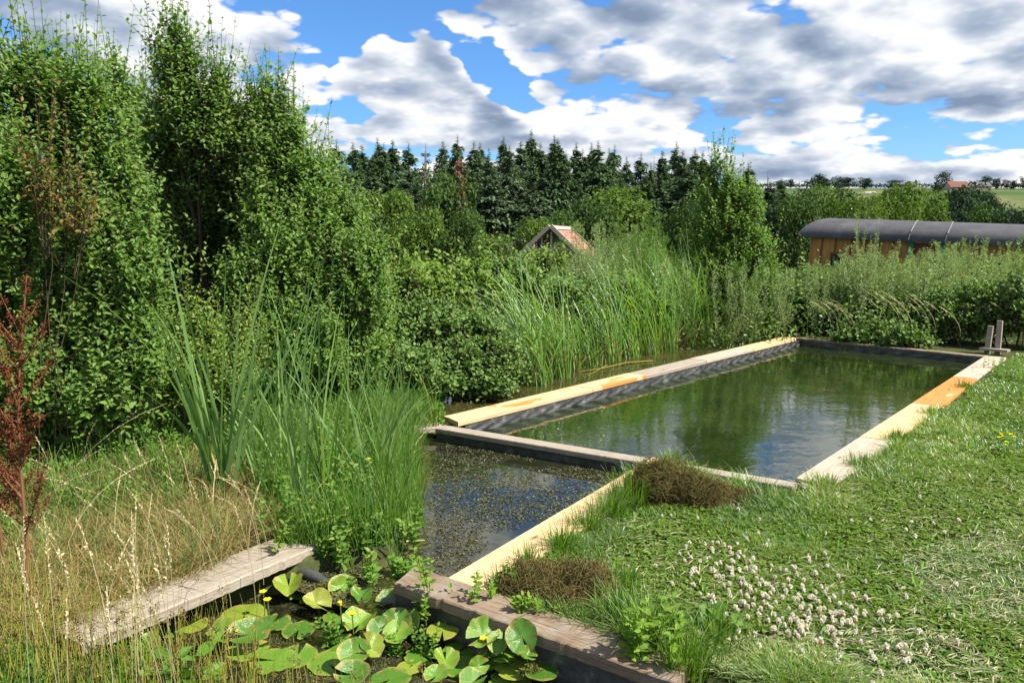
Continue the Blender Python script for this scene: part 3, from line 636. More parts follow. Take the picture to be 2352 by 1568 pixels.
BL = [broadleaf_mesh('broadleaf', 7000, .045, 60+i, M['oak'], wide=.46+.05*i) for i in range(3)]
BLime = [broadleaf_mesh('lime_broadleaf', 7000, .045, 70+i, M['lime'], wide=.46+.05*i) for i in range(2)]
BFar = [broadleaf_mesh('far_broadleaf', 1400, .085, 80+i, M['farleaf'], wide=.50+.06*i, trunk_h=-.06) for i in range(3)]
BMid = [broadleaf_mesh('dark_broadleaf', 6000, .05, 90+i, M['farleaf'], wide=.5+.07*i) for i in range(2)]
f = lambda x, y: (1808.8+.231*x, 337.6+.231*y)
mid = [ # u, vtop, Y, width px, meshes, label
 (*c2(845, 470), 66, 190, BL[0], 'round dark broadleaf tree in front of the spruces by the rusty one'), (*c2(680, 700), 52, 120, BLime[0], 'yellowish green broadleaf tree low between the shrub and the shed'),
 (*c2(480, 590), 60, 120, BLime[1], 'pale bushy tree showing over the top of the right shrub lobe'), (*c2(930, 720), 50, 130, BL[1], 'dark rounded tree low in front of the spruces beside the shed'),
 (*c2(620, 620), 62, 110, BL[1], 'dark tree squeezed between two yellowish ones beside the tall shrub'), (*c2(2060, 555), 64, 230, BLime[0], 'broad yellow-green tree between spruces and birch'),
 (*c2(1870, 610), 60, 150, BL[2], 'deep green broadleaf just before the broad yellow-green one'), (*c2(1560, 735), 50, 120, BL[0], 'small green tree directly behind the tiled shed'),
 (*c2(1480, 770), 48, 100, BLime[1], 'low light green tree behind the shed gable'), (*c2(1150, 870), 40, 100, BLime[1], 'bright bushy tree low before the shed'), (*c2(1330, 830), 50, 100, BL[2], 'dark bushy tree at the foot of the spruces before the shed'),
 (*c2(330, 640), 58, 110, BL[2], 'dark broadleaf peeking out behind the shrub edge'), (1560, 480, 56, 130, BL[0], 'dark rounded tree right behind the birch'), (1690, 470, 58, 120, BL[1], 'green tree just past the birch, under the spruce edge'),
 (1640, 440, 70, 110, BMid[0], 'dark tree behind the birch crown'),
 (*f(450, 405), 62, 150, BLime[0], 'bright green oak over the round end of the wagon roof'), (*f(270, 470), 60, 95, BL[0], 'green tree at the left flank of the bright oak'), (*f(80, 520), 52, 100, BL[1], 'dense dark tree just past the birch over the weeds'),
 (*f(-60, 480), 64, 90, BMid[0], 'dark tree by the lone dead spruce'), (*f(190, 440), 120, 60, BMid[1], 'dark round tree low under the first ridge oak'), (*f(660, 470), 110, 45, BMid[0], 'narrow dark tree beside the bright oak'),
 (*f(1140, 395), 46, 62, BLime[1], 'pointed light green young tree over the middle of the wagon roof'), (*f(1060, 500), 44, 70, BLime[0], 'light green bushy tree under the pointed young one'), (*f(800, 520), 48, 55, BLime[1], 'wispy light green sapling between oak and pointed tree'), (*f(900, 600), 42, 80, BLime[0], 'low pale bush touching the wagon roof line'),
 (*f(1330, 475), 58, 72, BLime[0], 'yellow-green tree beside the big dark oak'), (*f(1640, 370), 92, 150, BMid[1], 'very large dark oak under the red-roofed farmhouse'), (*f(1420, 470), 90, 80, BMid[0], 'dark oak at the near side of the very large one'), (*f(1960, 380), 130, 52, BMid[0], 'dark tree on the slope past the large oak'), (*f(1890, 610), 62, 100, BL[1], 'green thicket tree before the large dark oak'),
 (*f(2190, 585), 66, 110, BMid[1], 'dark tree over the wagon roof near the picture edge'), (*f(2060, 560), 70, 60, BMid[0], 'dark bushy tree by the bare grey one'), (*f(1760, 560), 70, 90, BMid[0], 'dark low tree filling the foot of the large oak'),
 (*f(1230, 420), 160, 42, BMid[1], 'dark hedge tree on the slope above the pointed tree'), (*f(2330, 560), 60, 70, BMid[0], 'last dark tree over the far end of the wagon')]
for u, v, Y, wpx, me, lb in mid:
    loc, H = stand(u, v, Y); tw = wpx/FPX*Y; base = .92
    tree('broadleaf_tree', me, loc, H, max(tw/(H*base*1.08), .60 if u < 1800 else .50), (u*7) % 6.28, lb, 'tree', 'broadleaf trees in the valley')
ridge = [(*f(310, 268), 62, 'tall ridge oak over the wagon end, first of the skyline group'), (*f(400, 320), 40, 'lower ridge oak leaning on the first skyline one'), (*f(510, 293), 30, 'airy ridge oak with gaps, middle of the skyline group'), (*f(610, 296), 46, 'rounded ridge oak in the skyline group'), (*f(770, 306), 42, 'flat-topped ridge oak ending the skyline group'),
         (*f(1085, 328), 44, 'single squat ridge tree above the pointed young tree'), (*f(1200, 362), 22, 'small ridge bush beside the squat tree'), (*f(1275, 372), 8, 'tiny ridge shrub beside a pole'), (*f(1540, 245), 38, 'tall open ridge tree beside the red farmhouse roof'), (*f(1985, 285), 36, 'wind-bent ridge tree past the grey roof'), (*f(2080, 310), 26, 'second ridge tree past the grey roof'), (*f(2180, 330), 22, 'low ridge tree of the blue-green clump'), (*f(2255, 328), 22, 'end tree of the blue-green ridge clump'), (*f(2360, 295), 26, 'ridge tree at the picture edge'),
         (*f(-60, 330), 36, 'dark ridge tree past the lone dead spruce'), (*f(30, 335), 24, 'small dark ridge tree past the lone dead spruce')]
for i, (u, v, wpx, lb) in enumerate(ridge):
    Y = 470+(i*13) % 25; loc, H = stand(u, v, Y); Hh = max(H, 5); tree('ridge_tree', BFar[i % 3], (loc[0], loc[1], loc[2]), Hh, wpx/FPX*Y/(Hh*1.0), i*1.3, lb, 'tree', 'trees along the ridge')
slope = [(1080, 430, 400, 34), (1120, 470, 330, 26), (500, 400, 380, 50), (620, 430, 300, 60), (1000, 420, 360, 36), (1250, 480, 270, 40), (2080, 520, 300, 20), (1700, 420, 380, 50), (1850, 450, 300, 44), (560, 470, 240, 60), (1500, 400, 420, 30), (1320, 430, 350, 44)]
for i, (x, y, Y, wpx) in enumerate(slope):
    u, v = f(x, y); loc, H = stand(u, v, Y); Hh = min(max(H, 6), 14); loc = (loc[0], loc[1], loc[2]+0)
    tree('hedge_tree', BFar[i % 3], loc, Hh, wpx/FPX*Y/(Hh*1.0), i*2.1, f'dark hedgerow tree on the pasture slope, {ords[i]} counted from the birch' if False else 'dark hedgerow tree on the pasture slope below the ridge', 'tree', 'hedgerow trees on the slope')
# hedge along the ridge and across the slope
def hedge(name, pts, hgt, wid, n, label):
    g = Geo(); pts = np.array(pts); k = len(pts)-1; i = rng.integers(0, k, n); t = rng.random(n)[:, None]
    p = pts[i]*(1-t)+pts[i+1]*t; p = np.column_stack([p, ground_z(p[:, 0], p[:, 1])]); up = nrm(rv(n)+np.array([0, -.5, .8]))
    p[:, 2] += rng.random(n)*hgt*(.6+.4*vnoise(p[:, 0], p[:, 1], 9, 4)); p[:, 1] += rng.normal(size=n)*wid*.4
    scatter(g, *DIAM, p, orient(nrm(np.cross(up, rv(n))), up), rng.uniform(.7, 1.6, n), None, 0)
    o = g.build(name, M['farleaf']); return tag(o, label, 'hedge')
hedge('hedge', [(150, 492), (230, 492), (330, 490), (460, 488)], 1.9, 1.6, 5000, 'thin dark hedge running along the skyline of the pasture hill')
hedge('hedge', [(205, 300), (260, 305), (330, 290)], 2.2, 2, 2200, 'dark hedge across the lower slope at the picture edge')
hedge('hedge', [(120, 380), (165, 372), (215, 380)], 2.0, 2, 1500, 'faint hedge line across the pasture above the wagon roof')
# farm on the ridge
m, t = newmat('far_roof_tiles'); finish(t, principled(t, t.ramp(t.noise(t.n('ShaderNodeTexCoord').outputs['Object'], 2., 4), [(.3, (.13, .055, .04)), (.7, (.19, .085, .06))]), .9, .2)); M['farroof'] = m
m, t = newmat('far_slate'); finish(t, principled(t, (.10, .09, .09), .8, .3)); M['farslate'] = m
m, t = newmat('far_wall'); finish(t, principled(t, (.36, .31, .25), .9, .2)); M['farwall'] = m
def farm(u, v, Y, L, D, wh, rh, roof, label):
    p = atd(u, v, Y); z0 = gz(p[0], Y)-.3; root = empty('farmhouse', (p[0], Y, z0), .06); tag(root, label, 'farmhouse')
    dz = (p[2]-z0)-(wh+rh); wh += dz if dz > -wh*.6 else 0
    g = Geo(); box(g, (0, 0, wh/2), (L, D, wh)); g.add([(-L/2, -D/2, wh), (-L/2, D/2, wh), (-L/2, 0, wh+rh*.95), (-L/2, -D/2, wh)], [(0, 1, 2, 3)], .5); g.add([(L/2, -D/2, wh), (L/2, D/2, wh), (L/2, 0, wh+rh*.95), (L/2, -D/2, wh)], [(0, 1, 2, 3)], .5); g.build('wall', M['farwall'], root)
    g = Geo(); th = .25
    for s_ in (-1, 1):
        g.add([(-L/2-.4, s_*(D/2+.5), wh-.2), (L/2+.4, s_*(D/2+.5), wh-.2), (L/2+.4, 0, wh+rh), (-L/2-.4, 0, wh+rh), (-L/2-.4, s_*(D/2+.5), wh-.2+th), (L/2+.4, s_*(D/2+.5), wh-.2+th), (L/2+.4, 0, wh+rh+th), (-L/2-.4, 0, wh+rh+th)], [(0, 1, 2, 3), (4, 5, 6, 7), (0, 1, 5, 4), (1, 2, 6, 5), (3, 0, 4, 7)], .5)
    g.build('roof', M[roof], root)
    for i in range(3):
        g = Geo(); box(g, (-L/3+i*L/3, -D/2-.03, wh*.5), (1.0, .08, 1.2)); g.build('window', M['farslate'], root)
farm(*f(1683, 345), 462, 11.5, 7, 1.6, 3.4, 'farroof', 'farmhouse with a long dull red roof on the ridge'); farm(*f(1880, 353), 466, 13, 8, 1., 2.4, 'farslate', 'low grey-roofed barn on the ridge past the red-roofed house')
# utility poles on the ridge
for i, (x, h) in enumerate(((95, 360), (120, 342), (893, 352), (1858, 335), (2283, 315), (1278, 352))):
    u, v = f(x, h); loc, H = stand(u, v, 500); g = Geo(); tube1(g, [(0, 0, 0), (0, 0, H)], [.16, .11], 6, .5, 0); box(g, (0, 0, H-.7), (1.8, .14, .14)); box(g, (0, 0, H-1.4), (1.2, .14, .14))
    o = g.build('utility_pole', M['greybark']); o.location = loc; tag(o, 'thin utility pole on the skyline of the ridge', 'utility pole', 'utility poles on the ridge')
# pale cattle grazing on the slope
m, t = newmat('cream_hide'); finish(t, principled(t, (.66, .60, .50), .8, .2)); M['hide'] = m
def cow():
    g = Geo()
    P = [(-1.0, 0, 1.25), (-.7, 0, 1.22), (0, 0, 1.12), (.6, 0, 1.18), (.95, 0, 1.2), (1.3, 0, 1.0), (1.55, 0, .62), (1.75, 0, .35)]; tube1(g, P, [.18, .34, .40, .37, .28, .17, .15, .09], 10)
    for x, y in ((-.8, .2), (-.8, -.2), (.65, .2), (.65, -.2)):
        tube1(g, [(x, y, 1.05), (x+(.06 if x < 0 else 0), y, .6), (x-(.04 if x < 0 else 0), y, .45), (x, y, 0)], [.17, .09, .07, .06], 6)
    tube1(g, [(-1.1, 0, 1.3), (-1.2, 0, .9), (-1.18, 0, .5)], [.04, .03, .05], 5)
    return g.mesh('cow', [M['hide']], True)
CW = cow()
for i, (x, y) in enumerate(((783, 466), (800, 464), (822, 464), (850, 461), (980, 430), (1310, 402))):
    u, v = f(x, y); Y = 395 if i < 5 else 450
    p = atd(u, v, Y); 
    for _ in range(12): z = gz(p[0], Y); Y = Y+(p[2]-z)*2.5; Y = min(max(Y, 260), 480); p = atd(u, v, Y)
    o = bpy.data.objects.new('cow', CW); COL.objects.link(o); o.location = (p[0], Y, gz(p[0], Y)); o.rotation_euler = (0, 0, i*1.9)
    tag(o, 'cream coloured cow grazing on the pasture slope', 'cow', 'cows grazing on the slope')

# ------------------------------------------------------------------ the bow-roofed wagon
m, t = newmat('ochre_plywood'); tc = t.n('ShaderNodeTexCoord').outputs['Object']
n1 = t.noise(t.vm('MULTIPLY', tc, (9., 9., 1.)), 1.6, 6, .65, .6); c = t.ramp(n1, [(.3, (.20, .085, .018)), (.5, (.34, .16, .035)), (.7, (.42, .22, .06))])
c = t.mix(t.ss(t.noise(tc, 1.3, 4), .45, .7, 0, .5), c, (.22, .10, .03)); finish(t, principled(t, c, .6, .35)); M['ochre'] = m
m, t = newmat('roofing_felt'); tc = t.n('ShaderNodeTexCoord').outputs['Object']; n1 = t.noise(tc, 2.2, 6, .7); c = t.ramp(n1, [(.3, (.040, .038, .042)), (.55, (.062, .060, .066)), (.8, (.11, .105, .11))])
c = t.mix(t.ss(t.noise(t.vm('MULTIPLY', tc, (.5, 6., 6.)), 2., 5, .7), .55, .75, 0, .4), c, (.16, .15, .15))
finish(t, principled(t, c, .62, .4, t.bump(t.noise(tc, 7., 5, .6), .25, .02))); M['felt'] = m
def plain(name, col, rough=.6): m, t = newmat(name); n1 = t.noise(t.n('ShaderNodeTexCoord').outputs['Object'], 8., 5, .65); finish(t, principled(t, t.ramp(n1, [(.3, tuple(x*.72 for x in col)), (.7, col)]), rough, .35)); return m
M['green_paint'] = plain('green_paint', (.02, .16, .09)); M['red_paint'] = plain('dark_red_paint', (.19, .035, .022)); M['darkglass'] = plain('dark_glass', (.012, .014, .03), .15); M['seam'] = plain('felt_seam', (.20, .19, .19)); M['trim'] = plain('brown_trim', (.13, .06, .02))
A = atd(1862, 540, 20.6); B = atd(2352, 562, 17.9); Lw = 9.0; dx = B[:2]-A[:2]; yaw = math.atan2(dx[1], dx[0]); tilt = math.atan2(B[2]-A[2], np.linalg.norm(dx))
wg = empty('wagon', (A[0], A[1], A[2]-.0), yaw); wg.rotation_euler = (0, -tilt, yaw); tag(wg, 'old showman wagon with black rounded roof and ochre plywood walls beyond the weeds', 'wagon')
Hw, Wd, rise = 2.0, 2.3, .50                                       # x along the wagon, y towards the back; eaves at z=0
g = Geo(); box(g, (Lw/2, Wd/2+.09, -Hw/2), (Lw-.02, Wd-.18, Hw)); g.build('body', M['trim'], wg)
pan = [(0, .82, 'ochre'), (.84, 1.62, 'ochre'), (1.64, 2.42, 'ochre'), (2.44, 2.60, 'ochre')]
x = 0.0; wds = [.30, .34, .38, .34, .34, .30, .34]
for i, wd_ in enumerate(wds):
    g = Geo(); box(g, (x+wd_/2, .07, -Hw/2), (wd_-.012, .04, Hw-.02)); g.build('wall_panel', M['ochre'], wg)
    if i: g = Geo(); box(g, (x, .045, -Hw/2), (.03, .03, Hw-.02)); g.build('batten', M['trim'], wg)
    x += wd_
x0 = x
g = Geo(); box(g, (x0+.07, .02, -Hw/2), (.12, .10, Hw)); g.build('post', M['green_paint'], wg)
for i in range(3): g = Geo(); box(g, (x0+.22+.2*i, .09, -Hw/2), (.19, .04, Hw-.02)); g.build('door_panel', M['red_paint'], wg)
g = Geo(); box(g, (x0+.76, .02, -Hw/2), (.12, .10, Hw)); g.build('post', M['green_paint'], wg)
g = Geo(); box(g, (x0+.42, .03, -.05), (.58, .05, .06)); g.build('lintel', M['pale'], wg)
x = x0+.84
for i in range(6):
    g = Geo(); box(g, (x+.35, .07, -.18), (.68, .04, .34)); g.build('wall_panel', M['ochre'], wg)
    g = Geo(); box(g, (x+.35, .075, -.62), (.66, .04, .5)); g.build('wall_panel', M['red_paint'], wg); 
    g = Geo(); box(g, (x+.35, .07, -1.45), (.68, .04, 1.1)); g.build('wall_panel', M['ochre'], wg); x += .7
g = Geo(); box(g, (.72, .03, -.62), (.26, .05, .26)); wf = g.build('window', M['darkglass'], wg)
g = Geo()
for c_, s_ in (((.72, .02, -.44), (.36, .06, .04)), ((.72, .02, -.80), (.36, .06, .04)), ((.56, .02, -.62), (.04, .06, .32)), ((.88, .02, -.62), (.04, .06, .32))): box(g, c_, s_)
g.build('frame', M['trim'], wf)
# roof: a barrel of felt with overhang, rounded down at the end
g = Geo(); nth, nlx = 22, 60; th = np.linspace(0, pi, nth); xs_ = np.concatenate([np.linspace(-.30, .25, 12), np.linspace(.35, Lw+.2, nlx-12)])
Vv = []
for s_, dz in ((0, 0), (1, -.035)):
    for xx in xs_:
        q = np.clip((xx+.30)/.55, 0, 1); e = math.sqrt(max(0, 1-(1-q)**2)); e = .28+.72*e
        yy = Wd/2-np.cos(th)*(Wd/2+.12)*(1 if s_ == 0 else .985); zz = (rise*e*np.sin(th)**.72-.03)*(1)+dz+.01
        Vv.append(np.column_stack([np.full(nth, xx+(.012 if s_ else 0)), yy, zz]))
Vv = np.array(Vv); nX = len(xs_); Vf = Vv.reshape(-1, 3); Ff = []
for s_ in (0, 1):
    for i in range(nX-1):
        for j in range(nth-1): a = (s_*nX+i)*nth+j; Ff.append((a, a+1, a+nth+1, a+nth))
for j in range(nth-1):
    for i in (0, nX-1): a = i*nth+j; b = (nX+i)*nth+j; Ff.append((a, a+1, b+1, b))
for i in range(nX-1):
    for j in (0, nth-1): a = i*nth+j; b = (nX+i)*nth+j; Ff.append((a, a+nth, b+nth, b))
g.add(Vf, Ff, .5); rf = g.build('roof', M['felt'], wg, smooth=True)
for xx in (2.35, 3.15, 5.6):
    g = Geo(); yy = Wd/2-np.cos(th)*(Wd/2+.125); zz = rise*np.sin(th)**.72-.012; P_ = np.column_stack([np.full(nth, xx)+.05*np.sin(th*2), yy, zz])[:, :]
    tube1(g, P_, np.full(nth, .016), 5); g.build('seam', M['seam'], rf)
g = Geo()
g.add(np.column_stack([np.zeros(nth)+.02, Wd/2-np.cos(th)*(Wd/2), rise*.9*np.sin(th)**.72-.02]).tolist()+[(0.02, Wd/2, -.1)], [(j, j+1, nth, nth) for j in range(nth-1)][:0] or [(j, j+1, nth, j) for j in range(nth-1)], .5); g.build('gable', M['ochre'], wg)
for xx in (1.2, Lw-1.2):
    for yy in (.15, Wd-.15):
        g = Geo(); th_ = np.linspace(0, 2*pi, 21); P_ = np.column_stack([np.cos(th_)*.33, 0*th_, np.sin(th_)*.33]); tube1(g, P_, np.full(21, .07), 8)
        o = g.build('wheel', M['liner'], wg, smooth=True); o.location = (xx, yy, -Hw-.15)
        g2 = Geo(); tube1(g2, [(0, -.06, 0), (0, .06, 0)], [.24, .24], 14); box(g2, (0, 0, 0), (.5, .06, .08)); box(g2, (0, 0, 0), (.08, .06, .5)); g2.build('rim', M['red_paint'], o)

# ------------------------------------------------------------------ the tiled shed
m, t = newmat('clay_tiles'); tc = t.n('ShaderNodeTexCoord').outputs['Object']; n1 = t.noise(tc, 6., 5, .7); c = t.ramp(n1, [(.3, (.25, .10, .075)), (.5, (.36, .16, .125)), (.75, (.44, .26, .21))]); finish(t, principled(t, c, .85, .2)); M['tile'] = m
S0 = atd(1265, 524, 23.5); S1 = atd(1309, 516, 26.0); dxy = S1[:2]-S0[:2]; Ls = 2.9; yaw = math.atan2(dxy[1], dxy[0])
sh = empty('shed', (S0[0], S0[1], S0[2]), yaw); sh.scale = (.8, .72, .8); tag(sh, 'small timber shed with a pink-red tiled roof half hidden by the weeds', 'shed')
hw, pitch = 1.25, .70                                              # x runs along the ridge, +-y to the eaves, ridge at z=0
def slab(g, x0_, x1_, y0, y1, off, th_, s_):
    c_, k_ = cos(pitch), sin(pitch)
    V_ = []
    for xx in (x0_, x1_):
        for yy in (y0, y1):
            for o_ in (off, off+th_): V_.append((xx, s_*(yy*c_+o_*k_), -yy*k_+o_*c_))
    g.add(V_, [(0, 1, 3, 2), (4, 6, 7, 5), (0, 4, 5, 1), (2, 3, 7, 6), (0, 2, 6, 4), (1, 5, 7, 3)], .5)
for s_ in (1, -1):
    g = Geo(); nS = 34; xs_ = np.linspace(-.02, Ls, nS*4); rows = 9; slope_L = 1.75; V_, F_ = [], []
    for layer in (0, 1):
        for r_ in range(rows*2):
            yy = .16+(slope_L-.16)*((r_+1)//2)/rows; lift = .03 if r_ % 2 == 1 else 0.0
            zz = .06+.022*np.abs(np.sin(xs_*pi/.165))**.8+lift*.8-.03*layer
            V_.append(np.column_stack([xs_, s_*(yy*cos(pitch)+zz*sin(pitch)), -yy*sin(pitch)+zz*cos(pitch)]))
    V_ = np.array(V_).reshape(-1, 3); nx_ = len(xs_)
    for layer in (0, 1):
        for r_ in range(rows*2-1):
            i = np.arange(nx_-1); a = (layer*rows*2+r_)*nx_+i; F_.append(np.stack([a, a+1, a+nx_+1, a+nx_], -1))
    g.add(V_, np.concatenate(F_), .5); rf = g.build('roof_tiles', M['tile'], sh)
    g = Geo(); slab(g, -.12, Ls+.05, 0, slope_L, 0, .03, s_); g.build('roof_deck', M['grey'], sh)
    for x0_, x1_ in ((-.16, -.02), (Ls, Ls+.12)):
        g = Geo(); slab(g, x0_, x1_, -.03, slope_L+.05, .0, .16, s_); g.build('verge_board', M['grey'], sh)
    g = Geo(); slab(g, -.01, Ls-.01, .0, .20, .105, .03, s_); g.build('ridge_board', M['pale'], sh)
g = Geo(); e = 1.75; yb, zb = e*cos(pitch)-.12, -e*sin(pitch)
for x_ in (.12,):
    box(g, (x_, 0, -.45), (.08, .09, .62)); box(g, (x_, 0, -.80), (.09, 1.7, .10)); box(g, (x_, .42, -.55), (.07, .07, .52), None); box(g, (x_, -.42, -.55), (.07, .07, .52))
g.build('gable_frame', M['pale'], sh)
g = Geo()
for i in range(14):
    y_ = -1.1+i*.165; box(g, (.22+.005*(i % 2), y_, -1.75), (.03, .155, 1.85))
g.build('gable_wall', M['greyd'], sh)
g = Geo(); box(g, (Ls/2, 0, -3.3), (Ls-.35, 2.1, 1.6)); g.build('plinth', M['greyd'], sh)
for y_ in (-1.08, 1.12):
    g = Geo(); box(g, (Ls/2, y_, -1.95), (Ls-.3, .05, 1.6)); g.build('side_wall', M['greyd'], sh)
g = Geo(); box(g, (.9, 1.75, -1.42), (1.6, .95, .04), Matrix.Rotation(-.42, 3, 'X')); g.build('porch_roof', M['greyd'], sh)

# ------------------------------------------------------------------ shrubs on the left
def L_(u, v, Y, rx, rz=None, ry=None, dv=0):
    """crown lobe: seen at (u, v), Y metres out, half sizes in survey px"""
    p = atd(u, v+((72 if Y < 7 else 44) if (v < 420 and Y < 9) else 0), Y); k = Y/FPX; rz = rx if rz is None else rz; ry = rx*.85 if ry is None else ry
    return (p[0], p[1], p[2], rx*k, ry*k, rz*k)
def shrub(name, lobes, n, L, nleaf, size, mats, label, base, cat='shrub', lo=.72, rise=.35, tmpl=LEAF, upw=.8, stems=9, srad=.0028, spread=.9, tips=0, group=None, inner=.25, skirt=None, out=.7, sth=1.0, clump=0):
    g = Geo()
    if clump:                                                       # smaller clumps bulging out of the big lobes
        big = lobes; lobes = [tuple(l[:3])+tuple(np.array(l[3:6])*.86) for l in big]
        for l in big:
            for _ in range(clump):
                dd_ = nrm(rng.normal(size=3)); dd_[1] = -abs(dd_[1])*.9 if rng.random() < .7 else dd_[1]; s_ = rng.uniform(.26, .46); c_ = np.array(l[:3])+dd_*np.array(l[3:6])*.82
                lobes.append((c_[0], c_[1], c_[2], l[3]*s_, l[4]*s_, l[5]*s_*.9))
    p, d, k = lobes_points(lobes, n, lo, 1.0)
    q = rng.random(n) < inner; c = np.array([l[:3] for l in lobes])[k]; p[q] = c[q]+(p[q]-c[q])*rng.uniform(.3, .8, (q.sum(), 1))
    if skirt is not None: ok = p[:, 2] > skirt; p, d = p[ok], d[ok]
    n = len(p)
    dd = nrm(d*out+np.array([0, 0, upw])+rv(n)*.35)
    shoots(g, p-dd*L*.4, dd, rng.uniform(.5, 1.1, n)*L, nleaf, size, 4, rise, tmpl, 0, 1, srad, spread)
    if tips:
        c = np.array(lobes); top = c[rng.choice(len(lobes), tips, p=((c[:, 2]-c[:, 2].min()+.15)/(c[:, 2]-c[:, 2].min()+.15).sum()))]
        a = rng.uniform(0, 6.28, tips); r = rng.uniform(0, .85, tips)
        b = np.stack([top[:, 0]+np.cos(a)*r*top[:, 3], top[:, 1]+np.sin(a)*r*top[:, 4], top[:, 2]+np.sqrt(1-r*r)*top[:, 5]*.85], -1)
        td = nrm(np.stack([np.cos(a)*.25*r+.05, np.sin(a)*.2, 1+0*a], -1)+rv(tips)*.12)
        shoots(g, b, td, rng.uniform(.5, 1.3, tips)*L*1.6, int(nleaf*1.1), size*.95, 6, .1, tmpl, 0, 1, srad*1.2, spread*.8, start=.02)
    if tips > 20:                                                   # loose sprays sticking out of the sides
        p, d, k = lobes_points(lobes, tips*3, .9, 1.0); d = nrm(d*.8+np.array([0, 0, .55])+rv(len(p))*.25)
        shoots(g, p, d, rng.uniform(.5, 1.2, len(p))*L*1.1, nleaf, size, 5, .1, tmpl, 0, 1, srad*1.1, spread*.85, start=.02)
    root = empty(name, base); tag(root, label, cat, group)
    g.build('foliage', mats, root, loc=base)
    g = Geo(); b0 = np.array(base)
    for i in range(stems):
        l = lobes[i % len(lobes)]; e = np.array(l[:3])+rng.normal(size=3)*np.array(l[3:6])*.3; s = b0+np.array([rng.normal()*.12, rng.normal()*.12, -.05])
        m1 = s*.6+e*.4+rng.normal(size=3)*.08; m1[2] = s[2]*.5+e[2]*.5; r0 = .035*min(1.3, max(.5, e[2]/3))*sth
        tube1(g, [s, (s+m1)/2+rng.normal(size=3)*.03, m1, (m1+e)/2+rng.normal(size=3)*.04, e], [r0, r0*.8, r0*.6, r0*.4, r0*.15], 7)
        for _ in range(7):
            e2 = e+rng.normal(size=3)*np.array(l[3:6])*.55; tube1(g, [m1*.4+e*.6, (m1*.2+e*.3+e2*.5)+rng.normal(size=3)*.03, e2], [r0*.35, r0*.2, .003], 5)
    o = g.build('stem', M['twig'], root, loc=base, smooth=True)
    return root
def gp(u, v, dz=0.): p = at(u, v, 0.); return (p[0], p[1], gz(p[0], p[1])+dz)
DV = 45
LA = [L_(60, 260, 5.9, 170, 200), L_(40, 560, 5.6, 200, 260), L_(230, 330, 6.0, 110, 190), L_(250, 620, 5.7, 110, 230), L_(110, 130, 6.1, 60, 60), L_(20, 120, 5.9, 60, 60), L_(265, 150, 6.4, 42, 60), L_(170, 200, 6.1, 80, 90), L_(30, 880, 5.5, 170, 180), L_(210, 880, 5.6, 150, 160), L_(310, 780, 5.6, 70, 110)]
b = atd(120, 1000, 5.9); shrub('tall_shrub', LA, 5600, .34, 13, .058, [M['leaf'], M['twig']], 'broad leafy shrub filling the side of the picture behind the dark red dock', (b[0], b[1], gz(b[0], b[1])), tips=60, srad=.0026, clump=8)
LB = [L_(400, 120, 7.6, 48, 100), L_(410, 260, 7.7, 80, 110), L_(480, 230, 7.7, 75, 110), L_(560, 290, 7.7, 80, 120), L_(620, 230, 7.6, 50, 90), L_(640, 330, 7.5, 70, 110), L_(470, 420, 8.1, 150, 160), L_(580, 480, 8.1, 130, 160), L_(340, 330, 8.2, 90, 120), L_(330, 230, 8.6, 40, 50), L_(470, 600, 8.3, 150, 150), L_(680, 400, 7.6, 60, 120), L_(380, 620, 8.4, 120, 160)]
b = atd(490, 850, 8.0); shrub('tall_tree', LB, 5800, .40, 12, .064, [M['leaf'], M['twig']], 'tallest leafy young tree with a pointed leaning top and a shaded hollow below', (b[0], b[1], gz(b[0], b[1])), cat='young tree', tips=70, srad=.003, clump=8)
LC = [L_(700, 450, 7.4, 52, 80), L_(690, 570, 7.3, 100, 140), L_(765, 560, 7.5, 75, 105), L_(620, 680, 7.0, 100, 150), L_(760, 700, 7.2, 130, 150), L_(835, 680, 7.5, 58, 85), L_(860, 770, 7.5, 55, 90), L_(690, 800, 6.9, 120, 90), L_(790, 830, 7.2, 100, 80), L_(610, 500, 7.2, 50, 90), L_(742, 420, 7.6, 28, 50)]
b = atd(730, 900, 7.3); shrub('leafy_shrub', LC, 4600, .32, 13, .058, [M['leaf'], M['twig']], 'rounded leafy shrub lobe standing by the pond channel in full sun', (b[0], b[1], gz(b[0], b[1])), tips=46, srad=.0026, clump=8)
LD = [L_(450, 770, 6.2, 60, 70), L_(380, 860, 5.9, 90, 90), L_(500, 880, 6.1, 90, 80), L_(560, 800, 6.4, 50, 60)]
b = atd(450, 930, 6.1); shrub('leafy_shrub', LD, 700, .3, 13, .046, [M['leaf_light'], M['twig']], 'low light green sprouting shrub in front of the dark hollow', (b[0], b[1], gz(b[0], b[1])), tips=16)
LE = [L_(100, 440, 5.25, 40, 60), L_(180, 500, 5.25, 50, 50)]
b = atd(140, 900, 5.25); shrub('young_shrub', LE, 60, .34, 11, .046, [M['leaf_red'], M['twig']], 'shoots with orange and reddish young leaves against the broad green shrub', (b[0], b[1], gz(b[0], b[1])), tips=14, stems=4, sth=.2)
